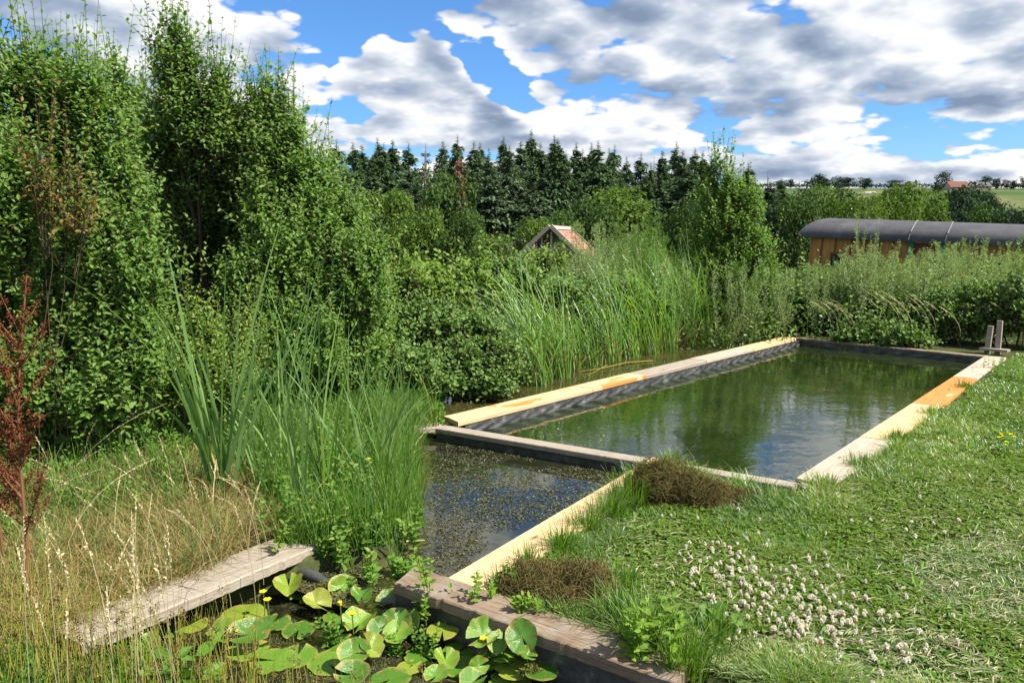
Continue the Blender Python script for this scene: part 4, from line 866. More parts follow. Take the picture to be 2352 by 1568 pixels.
# the birch by the wagon
YB = 15.0
LBi = [L_(1634, 385, YB, 18, 24), L_(1660, 412, YB, 34, 32), L_(1645, 450, YB, 44, 44), L_(1700, 460, YB, 45, 44), L_(1650, 500, YB, 70, 60), L_(1715, 490, YB, 40, 60), L_(1700, 570, YB, 75, 60), L_(1620, 560, YB, 60, 60), L_(1745, 600, YB, 45, 60), L_(1665, 640, YB, 90, 60)]
b = atd(1690, 760, YB); b = (b[0], b[1], gz(b[0], b[1]))
shrub('birch_tree', LBi, 1050, .38, 11, .074, [M['leaf_birch'], M['twig']], 'bright green young birch bending in the wind between spruces and wagon', b, cat='birch tree', tips=20, tmpl=ROUND, stems=7, srad=.004, inner=.3, spread=1.0)

# ------------------------------------------------------------------ brambles and other bushes
def bush(lobes, n, label, mat='bramble', size=.065, L=.4, nleaf=8, flowers=0, name='bramble_bush', cat='bramble bush', group=None, upw=.5, rise=-.1, tmpl=ROUND, basev=None, spread=1.0, fmat='flower_pink', tips=0, lo=.7):
    n = int(n*1.25); c = np.mean(np.array(lobes)[:, :2], 0); base = (c[0], c[1], gz(c[0], c[1]))
    r = shrub(name, lobes, n, L, nleaf, size, [M[mat], M['twig']], label, base, cat=cat, lo=lo, rise=rise, tmpl=tmpl, upw=upw, stems=6, srad=.003, spread=spread, group=group, inner=.35, skirt=-.12, tips=tips or 12, clump=7)
    if flowers:
        p, d, k = lobes_points(lobes, flowers, .98, 1.12); front = (d[:, 1] < .3); p = p[front]; g = Geo()
        for _ in range(6): scatter(g, *DIAM, p+rv(len(p))*.014, orient(rv(len(p)), rv(len(p))), .028, None, 0)
        g.build('blossom', M[fmat], r, loc=base)
    return r
for i, (u, v, Y, a, b_, n, fl, lb) in enumerate([
        (1840, 700, 15.2, 70, 55, 420, 16, 'bramble bush with pink blossom at the far reed end of the pool'), (1920, 705, 15.0, 80, 55, 480, 18, 'bramble bush behind the far pool board, beside the one at the reeds'),
        (2015, 715, 14.6, 85, 55, 520, 14, 'bramble bush spilling over the middle of the far pool board'), (2110, 720, 14.0, 80, 55, 500, 16, 'bramble bush drooping to the water at the far pool end'),
        (2200, 715, 13.4, 80, 60, 480, 8, 'bramble bush just before the ladder posts'), (2300, 700, 13.2, 80, 70, 480, 6, 'dark bramble bush behind the two ladder posts'), (2385, 700, 12.8, 80, 80, 420, 4, 'bramble bush cut by the picture edge past the posts'),
        (1985, 765, 13.6, 60, 24, 260, 8, 'bramble sprays hanging over the far liner'), (2075, 772, 13.1, 60, 26, 280, 8, 'bramble sprays touching the water at the far pool end'), (1865, 655, 16.0, 70, 45, 300, 6, 'bramble mound under the weeds beside the reeds')]):
    bush([L_(u, v, Y, a, b_), L_(u+a*.5, v+18, Y-.2, a*.6, b_*.7), L_(u-a*.5, v+12, Y-.1, a*.6, b_*.7)], n, lb, flowers=fl, group='bramble bushes beyond the pool', size=.075, L=.42)
for i, (u, v, Y, a, b_, n, mat, lb) in enumerate([
        (960, 740, 9.6, 80, 60, 560, 'bramble', 'bramble bush right beside the rounded leafy shrub, over the channel'), (1050, 765, 9.8, 90, 60, 640, 'bramble', 'bramble bush above the channel water left of the reeds'),
        (1010, 820, 9.4, 100, 55, 560, 'bramble', 'low bramble mound at the channel water edge'), (1120, 835, 9.5, 80, 50, 460, 'bramble', 'bramble shoots at the foot of the first reeds'), (960, 868, 9.0, 90, 34, 360, 'bramble', 'bramble sprays touching the channel water below the leafy shrub'), (1090, 872, 9.2, 80, 28, 300, 'bramble', 'bramble sprays touching the channel water before the reeds'), (1240, 610, 16.5, 70, 40, 260, 'leaf_light', 'light weedy bush hiding the foot of the shed'),
        (950, 660, 10.8, 90, 70, 520, 'leaf_light', 'pale green bush over the brambles by the leafy shrub'), (1060, 665, 11.2, 110, 70, 620, 'leaf_light', 'yellowish green bush behind the brambles'), (1165, 640, 12.2, 90, 55, 380, 'bramble', 'bramble hump behind the first reeds below the shed'),
        (920, 840, 8.7, 70, 60, 360, 'bramble', 'bramble tangle in the shade at the foot of the leafy shrub'), (1290, 690, 12.5, 90, 60, 380, 'bramble', 'bramble bush between reeds under the shed'), (1430, 690, 13.5, 100, 60, 400, 'bramble', 'bramble bush between the two main reed stands'),
        (1600, 680, 15.0, 100, 60, 400, 'bramble', 'bramble bush behind the far reeds'), (1740, 660, 16.0, 90, 50, 360, 'leaf_light', 'light green bush under the birch')]):
    bush([L_(u, v, Y, a, b_), L_(u+a*.5, v+15, Y-.15, a*.6, b_*.7), L_(u-a*.5, v+10, Y-.1, a*.6, b_*.7)], n, lb, mat=mat, group='bushes along the channel', size=.062 if Y < 11 else .075, L=.36)

# ------------------------------------------------------------------ mugwort and tall weeds beyond the pool
def mugwort_mesh(name, seed, H=1.0, mat='mugwort', nstem=7, fl=True):
    global rng; keep = rng; rng = np.random.default_rng(seed); g = Geo(); n = nstem
    b = np.column_stack([rng.normal(size=(n, 2))*.06, np.zeros(n)]); d = nrm(np.column_stack([rng.normal(size=(n, 2))*.13, np.ones(n)]))
    L = H*rng.uniform(.75, 1.05, n)
    shoots(g, b, d, L, 34, .055, 6, 0., NARROW, 0, 1, .0035, 1.0, start=.15, jit=.4)
    shoots(g, b+d*(L*.55)[:, None], d, L*.45, 30, .035, 4, 0., NARROW, 0, 1, .002, .7, start=.1, jit=.5)
    # side sprays
    m_ = n*13; k = rng.integers(0, n, m_); t = rng.uniform(.25, .95, m_); sb = b[k]+d[k]*(L[k]*t)[:, None]; a = rng.uniform(0, 6.28, m_)
    sd = nrm(np.column_stack([np.cos(a)*.6, np.sin(a)*.6, np.full(m_, 1.)])); shoots(g, sb, sd, rng.uniform(.10, .24, m_)*(1.25-t), 15, .026, 4, -.1, NARROW, 0, 1, .0016, .8, jit=.5)
    me = g.mesh(name, [M[mat], M['stem']]); rng = keep; return me
MW = [mugwort_mesh('mugwort_plant', 200+i) for i in range(4)]; TW = [mugwort_mesh('tall_weed', 210+i, 1., 'weed', 6) for i in range(2)]
def plant(me, name, loc, s, label, cat, group, rz=None, lean=.06):
    o = bpy.data.objects.new(name, me); COL.objects.link(o); o.location = loc; o.scale = s if hasattr(s, '__len__') else (s, s, s)
    r = np.random.default_rng(int(abs(loc[0]*977+loc[1]*131)) % 99991); o.rotation_euler = (r.normal()*lean, r.normal()*lean-.05, r.uniform(0, 6.28) if rz is None else rz); return tag(o, label, cat, group)
k = 0
rr = np.random.default_rng(5)
for i in range(118):
    u = 1790+i*5.4 if i < 112 else rr.uniform(1900, 2350); Y = rr.uniform(14.2, 17.6); u += rr.uniform(-14, 14)
    vt = np.interp(u, [1780, 1860, 1900, 1960, 2010, 2060, 2130, 2200, 2260, 2352, 2420], [665, 640, 625, 600, 585, 615, 600, 575, 600, 588, 588])-10+rr.uniform(-10, 40)
    loc, H = stand(u, vt, Y); loc = (loc[0], Y, gz(loc[0], Y)-.02)
    plant(MW[i % 4], 'mugwort_plant', loc, (H*.95, H*.95, H), 'tall grey-green mugwort in the weed belt between pool and wagon', 'mugwort', 'mugwort plants in front of the wagon')
loc, H = stand(2001, 505, 14.6); plant(MW[0], 'mugwort_plant', (loc[0], 14.6, gz(loc[0], 14.6)), (H*.5, H*.5, H), 'tallest mugwort whose spike crosses the wagon roof', 'mugwort', None, lean=0)
for i in range(95):
    u = rr.uniform(1140, 1830); Y = rr.uniform(13.5, 20.5)
    vt = np.interp(u, [1100, 1180, 1240, 1300, 1350, 1480, 1560, 1640, 1720, 1830], [610, 590, 585, 600, 530, 520, 570, 590, 600, 620])+rr.uniform(0, 55)
    loc, H = stand(u, vt, Y); loc = (loc[0], Y, gz(loc[0], Y)-.02)
    plant((MW+TW)[i % 6], 'tall_weed', loc, (H*.8, H*.8, H), 'leafy tall weed in the thicket between the reeds and the spruces', 'tall weed', 'tall weeds behind the reeds')
# thistles by the shed
for (u, v) in ((1217, 545), (1245, 552), (1256, 560), (1379, 630), (1205, 556)):
    loc, H = stand(u, v, 17.5); g = Geo(); n = 5; b_ = np.zeros((n, 3)); d = nrm(np.column_stack([rng.normal(size=(n, 2))*.12, np.ones(n)])); shoots(g, b_, d, H*rng.uniform(.9, 1.0, n), 26, .10, 6, 0, NARROW, 0, 1, .006, .9)
    tp = b_+d*H*.97; 
    for _ in range(5): scatter(g, *DIAM, tp+rv(n)*.03, orient(rv(n)+np.array([0, 0, 1.]), rv(n)), .032, None, 2)
    o = g.build('thistle', [M['weed'], M['stem'], M['flower_purple']]); o.location = loc; tag(o, 'thistle with mauve heads standing among the weeds near the shed', 'thistle', 'thistles near the shed')
# undergrowth that nobody could count
g = Geo(); n = 26000; u = rng.uniform(880, 2420, n); Y = rng.uniform(13.2, 22, n); x = (u-1176)/FPX*Y; ok = ~inpoly(np.column_stack([x, Y]), [tuple(p) for p in POOL]); x, Y = x[ok], Y[ok]; n = len(x)
p = np.column_stack([x, Y, ground_z(x, Y)]); p[:, 2] += rng.random(n)*.65; up = nrm(rv(n)*.6+np.array([0, -.2, 1.])); scatter(g, *LEAF, p, orient(nrm(np.cross(up, rv(n))), up), rng.uniform(.06, .12, n), None, 0)
tag(g.build('undergrowth', M['bramble']), 'low leafy undergrowth carpeting the ground beyond the pool', 'undergrowth', kind='stuff')
# dry grass stalks leaning out of the weed belt
g = Geo(); n = 46; u = rng.uniform(1900, 2380, n); Y = rng.uniform(12.6, 14.6, n); x = (u-1176)/FPX*Y
b_ = np.column_stack([x, Y, ground_z(x, Y)+.2]); a = rng.normal(2.9, .5, n); h = rng.uniform(.6, 1.0, n)
P_ = np.stack([b_+np.stack([np.cos(a)*t**1.6*h*.8, np.sin(a)*0-.3*t, h*t*(1.0-.25*t)], -1) for t in np.linspace(0, 1, 7)], 1); tubes(g, P_, np.full((n, 7), .0028), 3)
for j in range(4): q = P_[:, 4+(j > 1)]*(1-(j % 2)*.5)+P_[:, 5+(j > 1)]*(j % 2)*.5 if True else 0; 
nn = 22
for j in range(nn): t = .66+.34*j/nn; i0 = int(t*6); fr = t*6-i0; q = P_[:, i0]*(1-fr)+P_[:, min(i0+1, 6)]*fr; scatter(g, *NARROW, q, orient(P_[:, 6]-P_[:, 5]+rv(n)*.05, rv(n)), .045, None, 0)
tag(g.build('dry_grass_stalks', M['straw']), 'pale dry grass stalks leaning out of the weeds by the ladder posts', 'dry grass', kind='stuff')

# ------------------------------------------------------------------ reeds along the channel
def reed_clump(loc, H, n, label, lean=(-.28, .0), mat='reed', spread=.16, w=.016, group='reed clumps along the channel', name='reed_clump', top=None, cat='reeds'):
    g = Geo(); r = rng.random(n)**.6*spread; a = rng.uniform(0, 6.28, n); b_ = np.column_stack([np.cos(a)*r, np.sin(a)*r, np.zeros(n)])
    n = int(n*1.3); r = rng.random(n)**.6*spread; a = rng.uniform(0, 6.28, n); b_ = np.column_stack([np.cos(a)*r, np.sin(a)*r, np.zeros(n)]); h = H*rng.uniform(.45, 1.02, n); az = pi+rng.normal(size=n)*.55; ln = rng.uniform(-.05, .16, n); cv = np.abs(rng.normal(.42, .28, n))
    ok = rng.random(n) < .22; az[ok] = rng.uniform(0, 6.28, ok.sum())
    blades(g, b_, az, ln, h, w*rng.uniform(.6, 1.2, n), cv, 6, None, 0, face=az+pi/2+rng.normal(size=n)*.5)
    n2 = n//4; b2 = b_[:n2]+rng.normal(size=(n2, 3))*[.03, .03, 0]; blades(g, b2, rng.uniform(0, 6.28, n2), .25, H*.3*rng.uniform(.5, 1.2, n2), w*.9, .4, 4, None, 1)
    o = g.build(name, [M[mat], M['dry']]); o.location = loc; return tag(o, label, cat, group)
rd = [ # u base, v base, v top, n, spread
 (1095, 884, 690, 60, .18), (1140, 880, 650, 80, .18), (1120, 850, 660, 70, .2), (1330, 800, 610, 80, .25),
 (1185, 878, 640, 60, .16), (1230, 884, 600, 95, .20), (1275, 868, 598, 100, .20), (1310, 850, 640, 70, .16), (1355, 842, 680, 60, .16), (1400, 833, 620, 70, .18), (1440, 822, 600, 85, .20), (1485, 815, 570, 95, .2), (1530, 806, 560, 95, .2), (1570, 796, 565, 90, .2), (1612, 786, 535, 90, .2), (1650, 780, 545, 90, .22), (1700, 766, 580, 75, .2), (1740, 760, 620, 70, .2), (1775, 752, 660, 60, .18), (1500, 780, 570, 80, .25), (1420, 790, 610, 70, .25), (1640, 755, 560, 80, .25), (1560, 765, 590, 70, .25)]
names_ = ['low reed tuft nearest the cross board end of the channel', 'leaning reed tuft between brambles and the first big clump', 'reed tuft rising out of the brambles', 'back row reed clump behind the short one by the long board', 'first clump of reeds from the brambles at the channel', 'second clump of reeds, tall and leaning, at the channel edge', 'third clump of reeds with tips bent by the wind', 'shorter reed clump behind the long board end', 'low reed clump with yellowish feet in mid channel', 'sixth reed clump along the channel', 'seventh reed clump, dense and green, along the channel', 'eighth reed clump along the channel beside the grey board', 'ninth reed clump along the channel beside the grey board', 'tenth reed clump, upright, along the channel', 'tallest arching reed clump under the birch', 'twelfth reed clump standing under the birch', 'thirteenth reed clump near the far pool corner', 'fourteenth reed clump near the far pool corner', 'last small reed clump at the far pool corner', 'back row reed clump behind the ninth one', 'back row reed clump behind the seventh one', 'back row reed clump behind the tallest arching one', 'back row reed clump with brown stalks in the middle']
for (u, v, vt, n, sp), lb in zip(rd, names_):
    p = at(u, v, -.15); q = atd(u, vt, p[1]); reed_clump((p[0], p[1], -.18), (q[2]+.18)*1.12, n, lb, spread=sp*1.15, w=.018)
# a fallen reed stalk or two on the channel
g = Geo(); P_ = np.array([at(1500, 828, -.12), at(1440, 832, -.10), at(1380, 846, -.11), at(1330, 853, -.11)]); tube1(g, P_, [.008, .007, .005, .003], 5, .8); tube1(g, [at(1395, 838, -.115), at(1350, 862, -.115)], [.006, .004], 5, .2)
tag(g.build('fallen_reed', M['rush']), 'bent fallen reed stalk lying on the channel water', 'fallen reed')

# ------------------------------------------------------------------ ladder posts at the far corner
p = at(2268, 806, .0); lad = empty('pool_ladder', (p[0], p[1], 0), math.atan2(*(FR-FL)[[1, 0]])); tag(lad, 'two grey wooden ladder posts rising at the far grass corner of the pool', 'ladder')
q0 = atd(2268, 748, p[1])[2]; q1 = atd(2286, 736, p[1]-.1)[2]
for i, (xx, hh, yy) in enumerate(((0, q0, 0), (.15, q1, -.02))):
    g = Geo(); box(g, (xx, yy, (hh-.35)/2), (.075, .05, hh+.35), Matrix.Rotation(.05*(1-i), 3, 'Y')); g.build('post', M['grey'], lad)
g = Geo(); box(g, (.12, -.08, .045), (.40, .16, .035)); g.build('step', M['grey'], lad)

# ------------------------------------------------------------------ the mown grass beside the pool
BO = .24
ex = lambda a, b, w: None
PLd = nrm((PL1-PL0)[:2]); PLn = np.array([PLd[1], -PLd[0]]); NRd = nrm((FR-NR)[:2]); NRn = np.array([NRd[1], -NRd[0]])
EBd = nrm((EB1-EB0)[:2]); EBn = np.array([EBd[1], -EBd[0]])
LAWN = [tuple(p) for p in (EB0[:2]+EBd*.28, EB1[:2], EB1[:2]+EBd*1.2, EB1[:2]+EBd*2.6+np.array([0, -.4]), np.array([9.5, 1.2]), np.array([11, 14.5]), FR[:2]+NRd*.6+NRn*.34, FR[:2]+NRn*.34, NR[:2]+NRn*.33, NR[:2]+NRn*.16-NRd*.16, MB1[:2]+np.array([-.05, -.42]), lerp(MB0, MB1, .80)[:2]+np.array([0, -.46]), lerp(MB0, MB1, .72)[:2]+np.array([0, -.16]), PL1[:2]+PLn*.26, PL0[:2]+PLn*.27)]
def vis_sample(n, poly, ymin, ymax, k=1.6, xlo=-1.5, xhi=11, slack=1.25):
    """points in a region, denser towards the viewer as the eye sees them"""
    out_ = []; tot = 0
    while tot < n:
        m_ = n*3; t = rng.random(m_); Y = (ymin**(1-k)+t*(ymax**(1-k)-ymin**(1-k)))**(1/(1-k)); x = rng.uniform(-.70*slack, .70*slack, m_)*Y
        ok = (x > xlo) & (x < xhi); p = np.column_stack([x[ok], Y[ok]]); p = p[inpoly(p, poly)]; out_.append(p); tot += len(p)
        if not len(p): break
    return np.concatenate(out_)[:n]
def on_ground(p, dz=0): return np.column_stack([p, ground_z(p[:, 0], p[:, 1])+dz])
def lawn_h(x, y):                                                   # taller towards the boards, cut short in the middle
    d = -polydist(np.column_stack([x, y]), LAWN); e = np.clip(1-d/.45, 0, 1)*(x < 4.5)
    return .016+.06*e*vnoise(x, y, .35, 9)+.026*vnoise(x, y, .8, 10)**2
g = Geo(); p = vis_sample(290000, LAWN, 1.7, 14.5); n = len(p); Yd = p[:, 1]
h = lawn_h(p[:, 0], p[:, 1])*rng.uniform(.5, 1.9, n)*(.55+.9*vnoise(p[:, 0], p[:, 1], .16, 14)); zone = vnoise(p[:, 0], p[:, 1], .55, 11)
r = np.clip(zone*.55+rng.random(n)*.5-.05, 0, 1); dryb = rng.random(n) < .05+.16*vnoise(p[:, 0], p[:, 1], 1.1, 12)**2; r = np.where(dryb, rng.uniform(.8, 1, n), np.minimum(r, .82))
blades(g, on_ground(p, -.004), rng.uniform(0, 6.28, n), np.abs(rng.normal(.35, .5, n)), h*(1+Yd*.03), .0028+Yd*.0008, rng.uniform(0, .9, n), 3, r)
tag(g.build('lawn_grass', M['grass']), 'mown green grass on the lawn beside the pool', 'grass', kind='stuff')
# clover and plantain leaves in the lawn
g = Geo(); p = vis_sample(60000, LAWN, 1.7, 12); z = vnoise(p[:, 0], p[:, 1], .6, 15); p = p[z > .34]; n = len(p); P_ = on_ground(p); P_[:, 2] += rng.uniform(.012, .045, n); up = nrm(rv(n)*.32+np.array([0, 0, 1.])); yd = nrm(np.cross(up, rv(n)))
for a in (0, 2.09, 4.19):
    d = yd*cos(a)+np.cross(up, yd)*sin(a); scatter(g, *ROUND, P_, orient(d+rv(n)*.1, up), (.011+p[:, 1]*.0012)*rng.uniform(.7, 1.4, n), None, 0)
tag(g.build('clover_leaves', M['clover']), 'clover leaves carpeting the lawn', 'clover', kind='stuff')
# broad weed leaves in rosettes
g = Geo(); p = vis_sample(260, LAWN, 2.0, 9); n = len(p)
for j in range(9):
    a = rng.uniform(0, 6.28, n); d = np.stack([np.cos(a), np.sin(a), rng.uniform(.15, .7, n)], -1); scatter(g, *([(0, 0, 0), (.10, .35, .03), (.10, .75, .02), (0, 1, -.06), (-.10, .75, .02), (-.10, .35, .03)], LEAF[1]), on_ground(p, .004), orient(d, np.array([0, 0, 1.])+rv(n)*.1), rng.uniform(.06, .13, n), None, 0)
tag(g.build('broad_leaf_weeds', M['weed']), 'rosettes of broad weed leaves scattered in the lawn', 'weeds', kind='stuff')
# cut grass lying on the lawn
g = Geo(); p = vis_sample(26000, LAWN, 2.0, 12, xlo=.4); z = vnoise(p[:, 0]*1.0, p[:, 1], .9, 21)+.35*np.exp(-((p[:, 0]-2.4)**2+(p[:, 1]-3.9)**2)/1.2); p = p[z > .55]; n = len(p)
a = rng.uniform(0, 6.28, n); c = on_ground(p, .03)+rv(n)*[0, 0, .008]; L = rng.uniform(.02, .07, n); dd = np.stack([np.cos(a), np.sin(a), rng.normal(size=n)*.15], -1)
scatter(g, *([(0, 0, 0), (.05, .5, .04), (0, 1, 0), (-.05, .5, .04)], [(0, 1, 2, 3)]), c, orient(dd, np.array([0, 0, 1.])), L*1.3, None, 0)
tag(g.build('grass_clippings', M['clipping']), 'pale drying grass clippings lying on the lawn', 'clippings', kind='stuff')
# clover flowers, one by one
def clover_mesh(seed):
    global rng; keep = rng; rng = np.random.default_rng(seed); g = Geo(); n = 46; d = nrm(rv(n)+np.array([0, 0, .25])); d[:, 2] = np.where(d[:, 2] < -.55, -d[:, 2], d[:, 2])
    low = d[:, 2] < -.45
    scatter(g, *DIAM, np.array([0, 0, .05])+d*.0025, orient(d, rv(n)), .0125, None, 0)
    g.M[-1][:] = np.repeat(np.where(low, 2, 0), 1)
    if seed == 2: d2 = nrm(rv(14)*.5-np.array([0, 0, 1.])); scatter(g, *DIAM, np.array([0, 0, .046])+d2*.001, orient(d2, rv(14)), .015, None, 2)
    tube1(g, [(rng.normal()*.01, rng.normal()*.01, -.01), (0, 0, .02), (0, 0, .048)], [.0012]*3, 3, .5, 1)
    me = g.mesh('clover_flower', [M['flower_white'], M['stem'], M['flower_spent']]); rng = keep; return me
CF = [clover_mesh(i) for i in range(6)]
c8 = lambda x, y: (1447+.4233*x, 904.4+.4233*y)
rc = np.random.default_rng(12); cf = []
for (x, y, sx, sy, n) in ((350, 890, 60, 40, 16), (520, 930, 70, 45, 26), (640, 960, 70, 60, 26), (560, 1090, 60, 40, 18), (720, 1060, 60, 70, 22), (880, 1090, 70, 50, 22), (1020, 1080, 70, 50, 20), (760, 1190, 50, 50, 14), (960, 1230, 60, 40, 16), (1120, 1190, 80, 40, 26), (1340, 1190, 60, 60, 8), (1260, 1290, 90, 60, 12), (1040, 1360, 70, 50, 10), (1400, 1400, 70, 60, 12), (1560, 1340, 60, 50, 7), (960, 1430, 60, 50, 7), (1100, 900, 260, 120, 12), (1500, 1000, 300, 200, 10), (600, 640, 200, 60, 10), (1450, 690, 150, 50, 12), (1750, 1400, 200, 120, 8)):
    for _ in range(n): cf.append(c8(x+rc.normal()*sx*1.8, y+rc.normal()*sy*1.7))
cf = [q for q in cf if q[0] > 1460][:296]
for i, (u, v) in enumerate(cf):
    p = at(u, v, .05); 
    if not inpoly(np.array([p[:2]]), LAWN)[0]: continue
    s = rc.uniform(.6, .95); o = bpy.data.objects.new('clover_flower', CF[i % 6]); COL.objects.link(o); o.location = (p[0], p[1], gz(p[0], p[1])+.002); o.scale = (s, s, rc.uniform(.95, 1.35)); o.rotation_euler = (rc.normal()*.2, rc.normal()*.2, rc.uniform(0, 6.28))
    tag(o, 'small cream and pink clover flower standing in the lawn', 'clover flower', 'clover flowers in the lawn')
# tall grass along the planks
def tuft(u, v, H, n, label, spread=.12, mat='grass', w=.006, z=0., lean=.15, curve=.45, group='grass tufts at the boards', name='grass_tuft', cat='grass tuft', lo=0, hi=.75, Y=None):
    p = at(u, v, 0) if Y is None else atd(u, v, Y); g = Geo(); r = np.minimum(np.abs(rng.normal(size=n)), rng.uniform(.6, 1.5, n))*spread*.6; a = rng.uniform(0, 6.28, n); b_ = np.column_stack([np.cos(a)*r, np.sin(a)*r, np.zeros(n)])
    az = a+rng.normal(size=n)*.6; blades(g, b_, az, np.abs(rng.normal(size=n))*lean, H*rng.uniform(.4, 1.05, n), w*rng.uniform(.6, 1.2, n), rng.random(n)**1.5*curve*1.6, 5, rng.uniform(lo, hi, n))
    o = g.build(name, M[mat]); o.location = (p[0], p[1], gz(p[0], p[1])+z); return tag(o, label, cat, group)
for (u, v, H, n, sp, lb) in ((1450, 1150, .30, 420, .17, 'tall fresh green grass tuft at the corner of plank and weed mound'), (1400, 1180, .24, 300, .16, 'grass tuft overhanging the new plank next to the tallest one'), (1480, 1110, .24, 260, .12, 'grass tuft just left of the pulled weed mound'), (1545, 1062, .16, 200, .10, 'grass tuft growing behind the pulled weed mound at the board'),
        (1350, 1210, .20, 240, .15, 'grass tuft over the middle of the new plank'), (1290, 1260, .19, 230, .14, 'grass tuft above the lower weed mound'), (1215, 1300, .17, 210, .12, 'grass tuft left of the lower weed mound'), (1160, 1345, .14, 160, .10, 'small grass tuft by the plank end'),
        (1890, 1120, .13, 260, .15, 'grass tuft against the bleached pool board'), (1840, 1135, .11, 180, .10, 'little grass tuft at the near pool corner'), (1980, 1070, .12, 260, .16, 'grass tuft where bleached and new boards join'), (2060, 1010, .13, 240, .16, 'grass tuft over the new pine pool board'), (2140, 950, .13, 240, .16, 'grass tuft beside the red-stained board'), (2215, 890, .14, 220, .16, 'grass tuft at the far end of the red-stained board'),
        (1425, 1430, .24, 300, .14, 'grass clump behind the broad end board'), (1490, 1480, .27, 360, .15, 'dense grass clump at the end board near the picture bottom'), (1570, 1530, .22, 300, .15, 'grass clump at the lower end of the broad board'), (1670, 1180, .09, 200, .13, 'short grass at the foot of the pulled weed mound'), (1420, 1345, .16, 240, .14, 'grass clump between the two weed mounds'), (1640, 1480, .16, 300, .2, 'rough grass clump in the lawn near the bottom')):
    tuft(u, v, H, n, lb, sp, w=.0055)
# pulled-up pond weed in heaps
def heap(u, v, rx, ry, rz, label, n=9000, green=.3):
    p = at(u, v, 0); loc = (p[0], p[1], gz(p[0], p[1])); root = empty('weed_heap', loc); tag(root, label, 'weed heap'); g = Geo(); k, q = 40, 16
    th = np.linspace(0, 2*pi, k, endpoint=False); V_ = []
    for j in range(q):
        f_ = j/(q-1)*pi/2; rr_ = np.cos(f_)*(1+.25*(vnoise(th*3, th*0+j*.3, .7, 30)-.5)); V_.append(np.column_stack([rx*rr_*np.cos(th), ry*rr_*np.sin(th), rz*np.sin(f_)*.92*(1+.3*(vnoise(np.cos(th)*4+9, np.sin(th)*4+9+j*.2, .8, 31)-.5))-.01]))
    V_ = np.array(V_).reshape(-1, 3)*[.8, .8, .72]; F_ = [(a*k+b, a*k+(b+1) % k, (a+1)*k+(b+1) % k, (a+1)*k+b) for a in range(q-1) for b in range(k)]; g.add(V_, F_, .5); g.build('core', M['brown'], root)
    g = Geo(); d = nrm(np.column_stack([rng.normal(size=(n, 2)), np.abs(rng.normal(size=n))])); b_ = d*np.array([rx, ry, rz])*rng.uniform(.82, 1.05, (n, 1))*(1+.3*(vnoise(d[:, 0]*3+5, d[:, 1]*3+5, .5, 32)-.5))[:, None]
    sub_ = np.column_stack([rng.normal(size=(9, 2))*.42, rng.uniform(.0, .45, 9)]); ki = rng.integers(0, 9, n); ss_ = rng.uniform(.35, .75, 9)[ki][:, None]; b_ = b_*.0+(sub_[ki]+d*ss_*rng.uniform(.7, 1.05, (n, 1)))*np.array([rx, ry, rz]); out_ = rng.random(n) < .15; b_[out_] *= [1.55, 1.55, .05]; b_[:, 2] = np.maximum(b_[:, 2], .006)
    t_ = nrm(np.cross(d, rv(n))+d*.25); L_ = rng.uniform(.02, .11, n); K_ = 4; wob = rv(n)*.012
    P_ = np.stack([b_+t_*(L_*s_)[:, None]+d*(.012*sin(s_*pi))+wob*sin(s_*5) for s_ in np.linspace(0, 1, K_)], 1); tubes(g, P_, np.full((n, K_), .0013), 3, rng.random(n)*.99, 0)
    isg = np.repeat(rng.random(n) < green*(.4+d[:, 2]), (K_-1)*3); g.M[-1][isg] = 1
    g.build('strands', [M['brown'], M['mossy']], root); return root
M['mossy'] = foliage('mossy_strands', [(.07, .075, .02), (.11, .12, .03), (.16, .15, .05)], gloss=.03, trans=.1)
heap(1595, 1140, .28, .20, .26, 'tall brown and mossy mound of pulled pond weed by the cross board', 15000, .45)
heap(1690, 1150, .20, .10, .05, 'flat spill of brown weed trailing from the tall mound', 3000, .3)
heap(1225, 1350, .14, .13, .12, 'brown heap of pulled weed at the plank end, nearer the lilies', 6000, .3)
heap(1330, 1362, .16, .11, .13, 'second brown heap of pulled weed in front of the green tufts', 6000, .25)
# sprouting plants
def sprout(u, v, H, n, size, mat, label, Y=None, z=None, name='leafy_weed', cat='weed plant', group='sprouting plants at the water', nl=14, tmpl=LEAF, flowers=0, spread=.05, stemr=.0022, seed=None, lean=.16):
    p = at(u, v, 0. if z is None else z); g = Geo(); b_ = np.column_stack([rng.normal(size=(n, 2))*spread, np.zeros(n)]); d = nrm(np.column_stack([rng.normal(size=(n, 2))*lean, np.ones(n)])); L_ = H*rng.uniform(.55, 1.05, n)
    shoots(g, b_, d, L_, nl, size, 6, 0, tmpl, 0, 1, stemr, 1.1, start=.12, jit=.2)
    m_ = [M[mat], M['stem'], M['yellow']]
    if flowers:
        q = (b_+d*L_[:, None])[:flowers]
        for j in range(7): scatter(g, *ROUND, q, orient(np.stack([np.full(len(q), cos(j*.9)), np.full(len(q), sin(j*.9)), np.full(len(q), .6)], -1), np.array([0, 0, 1.])), .018, None, 2)
    o = g.build(name, m_); o.location = (p[0], p[1], (gz(p[0], p[1]) if z is None else z)-.01); return tag(o, label, cat, group)
c7 = lambda x, y: (663.2+.3332*x, 1145.5+.3332*y)
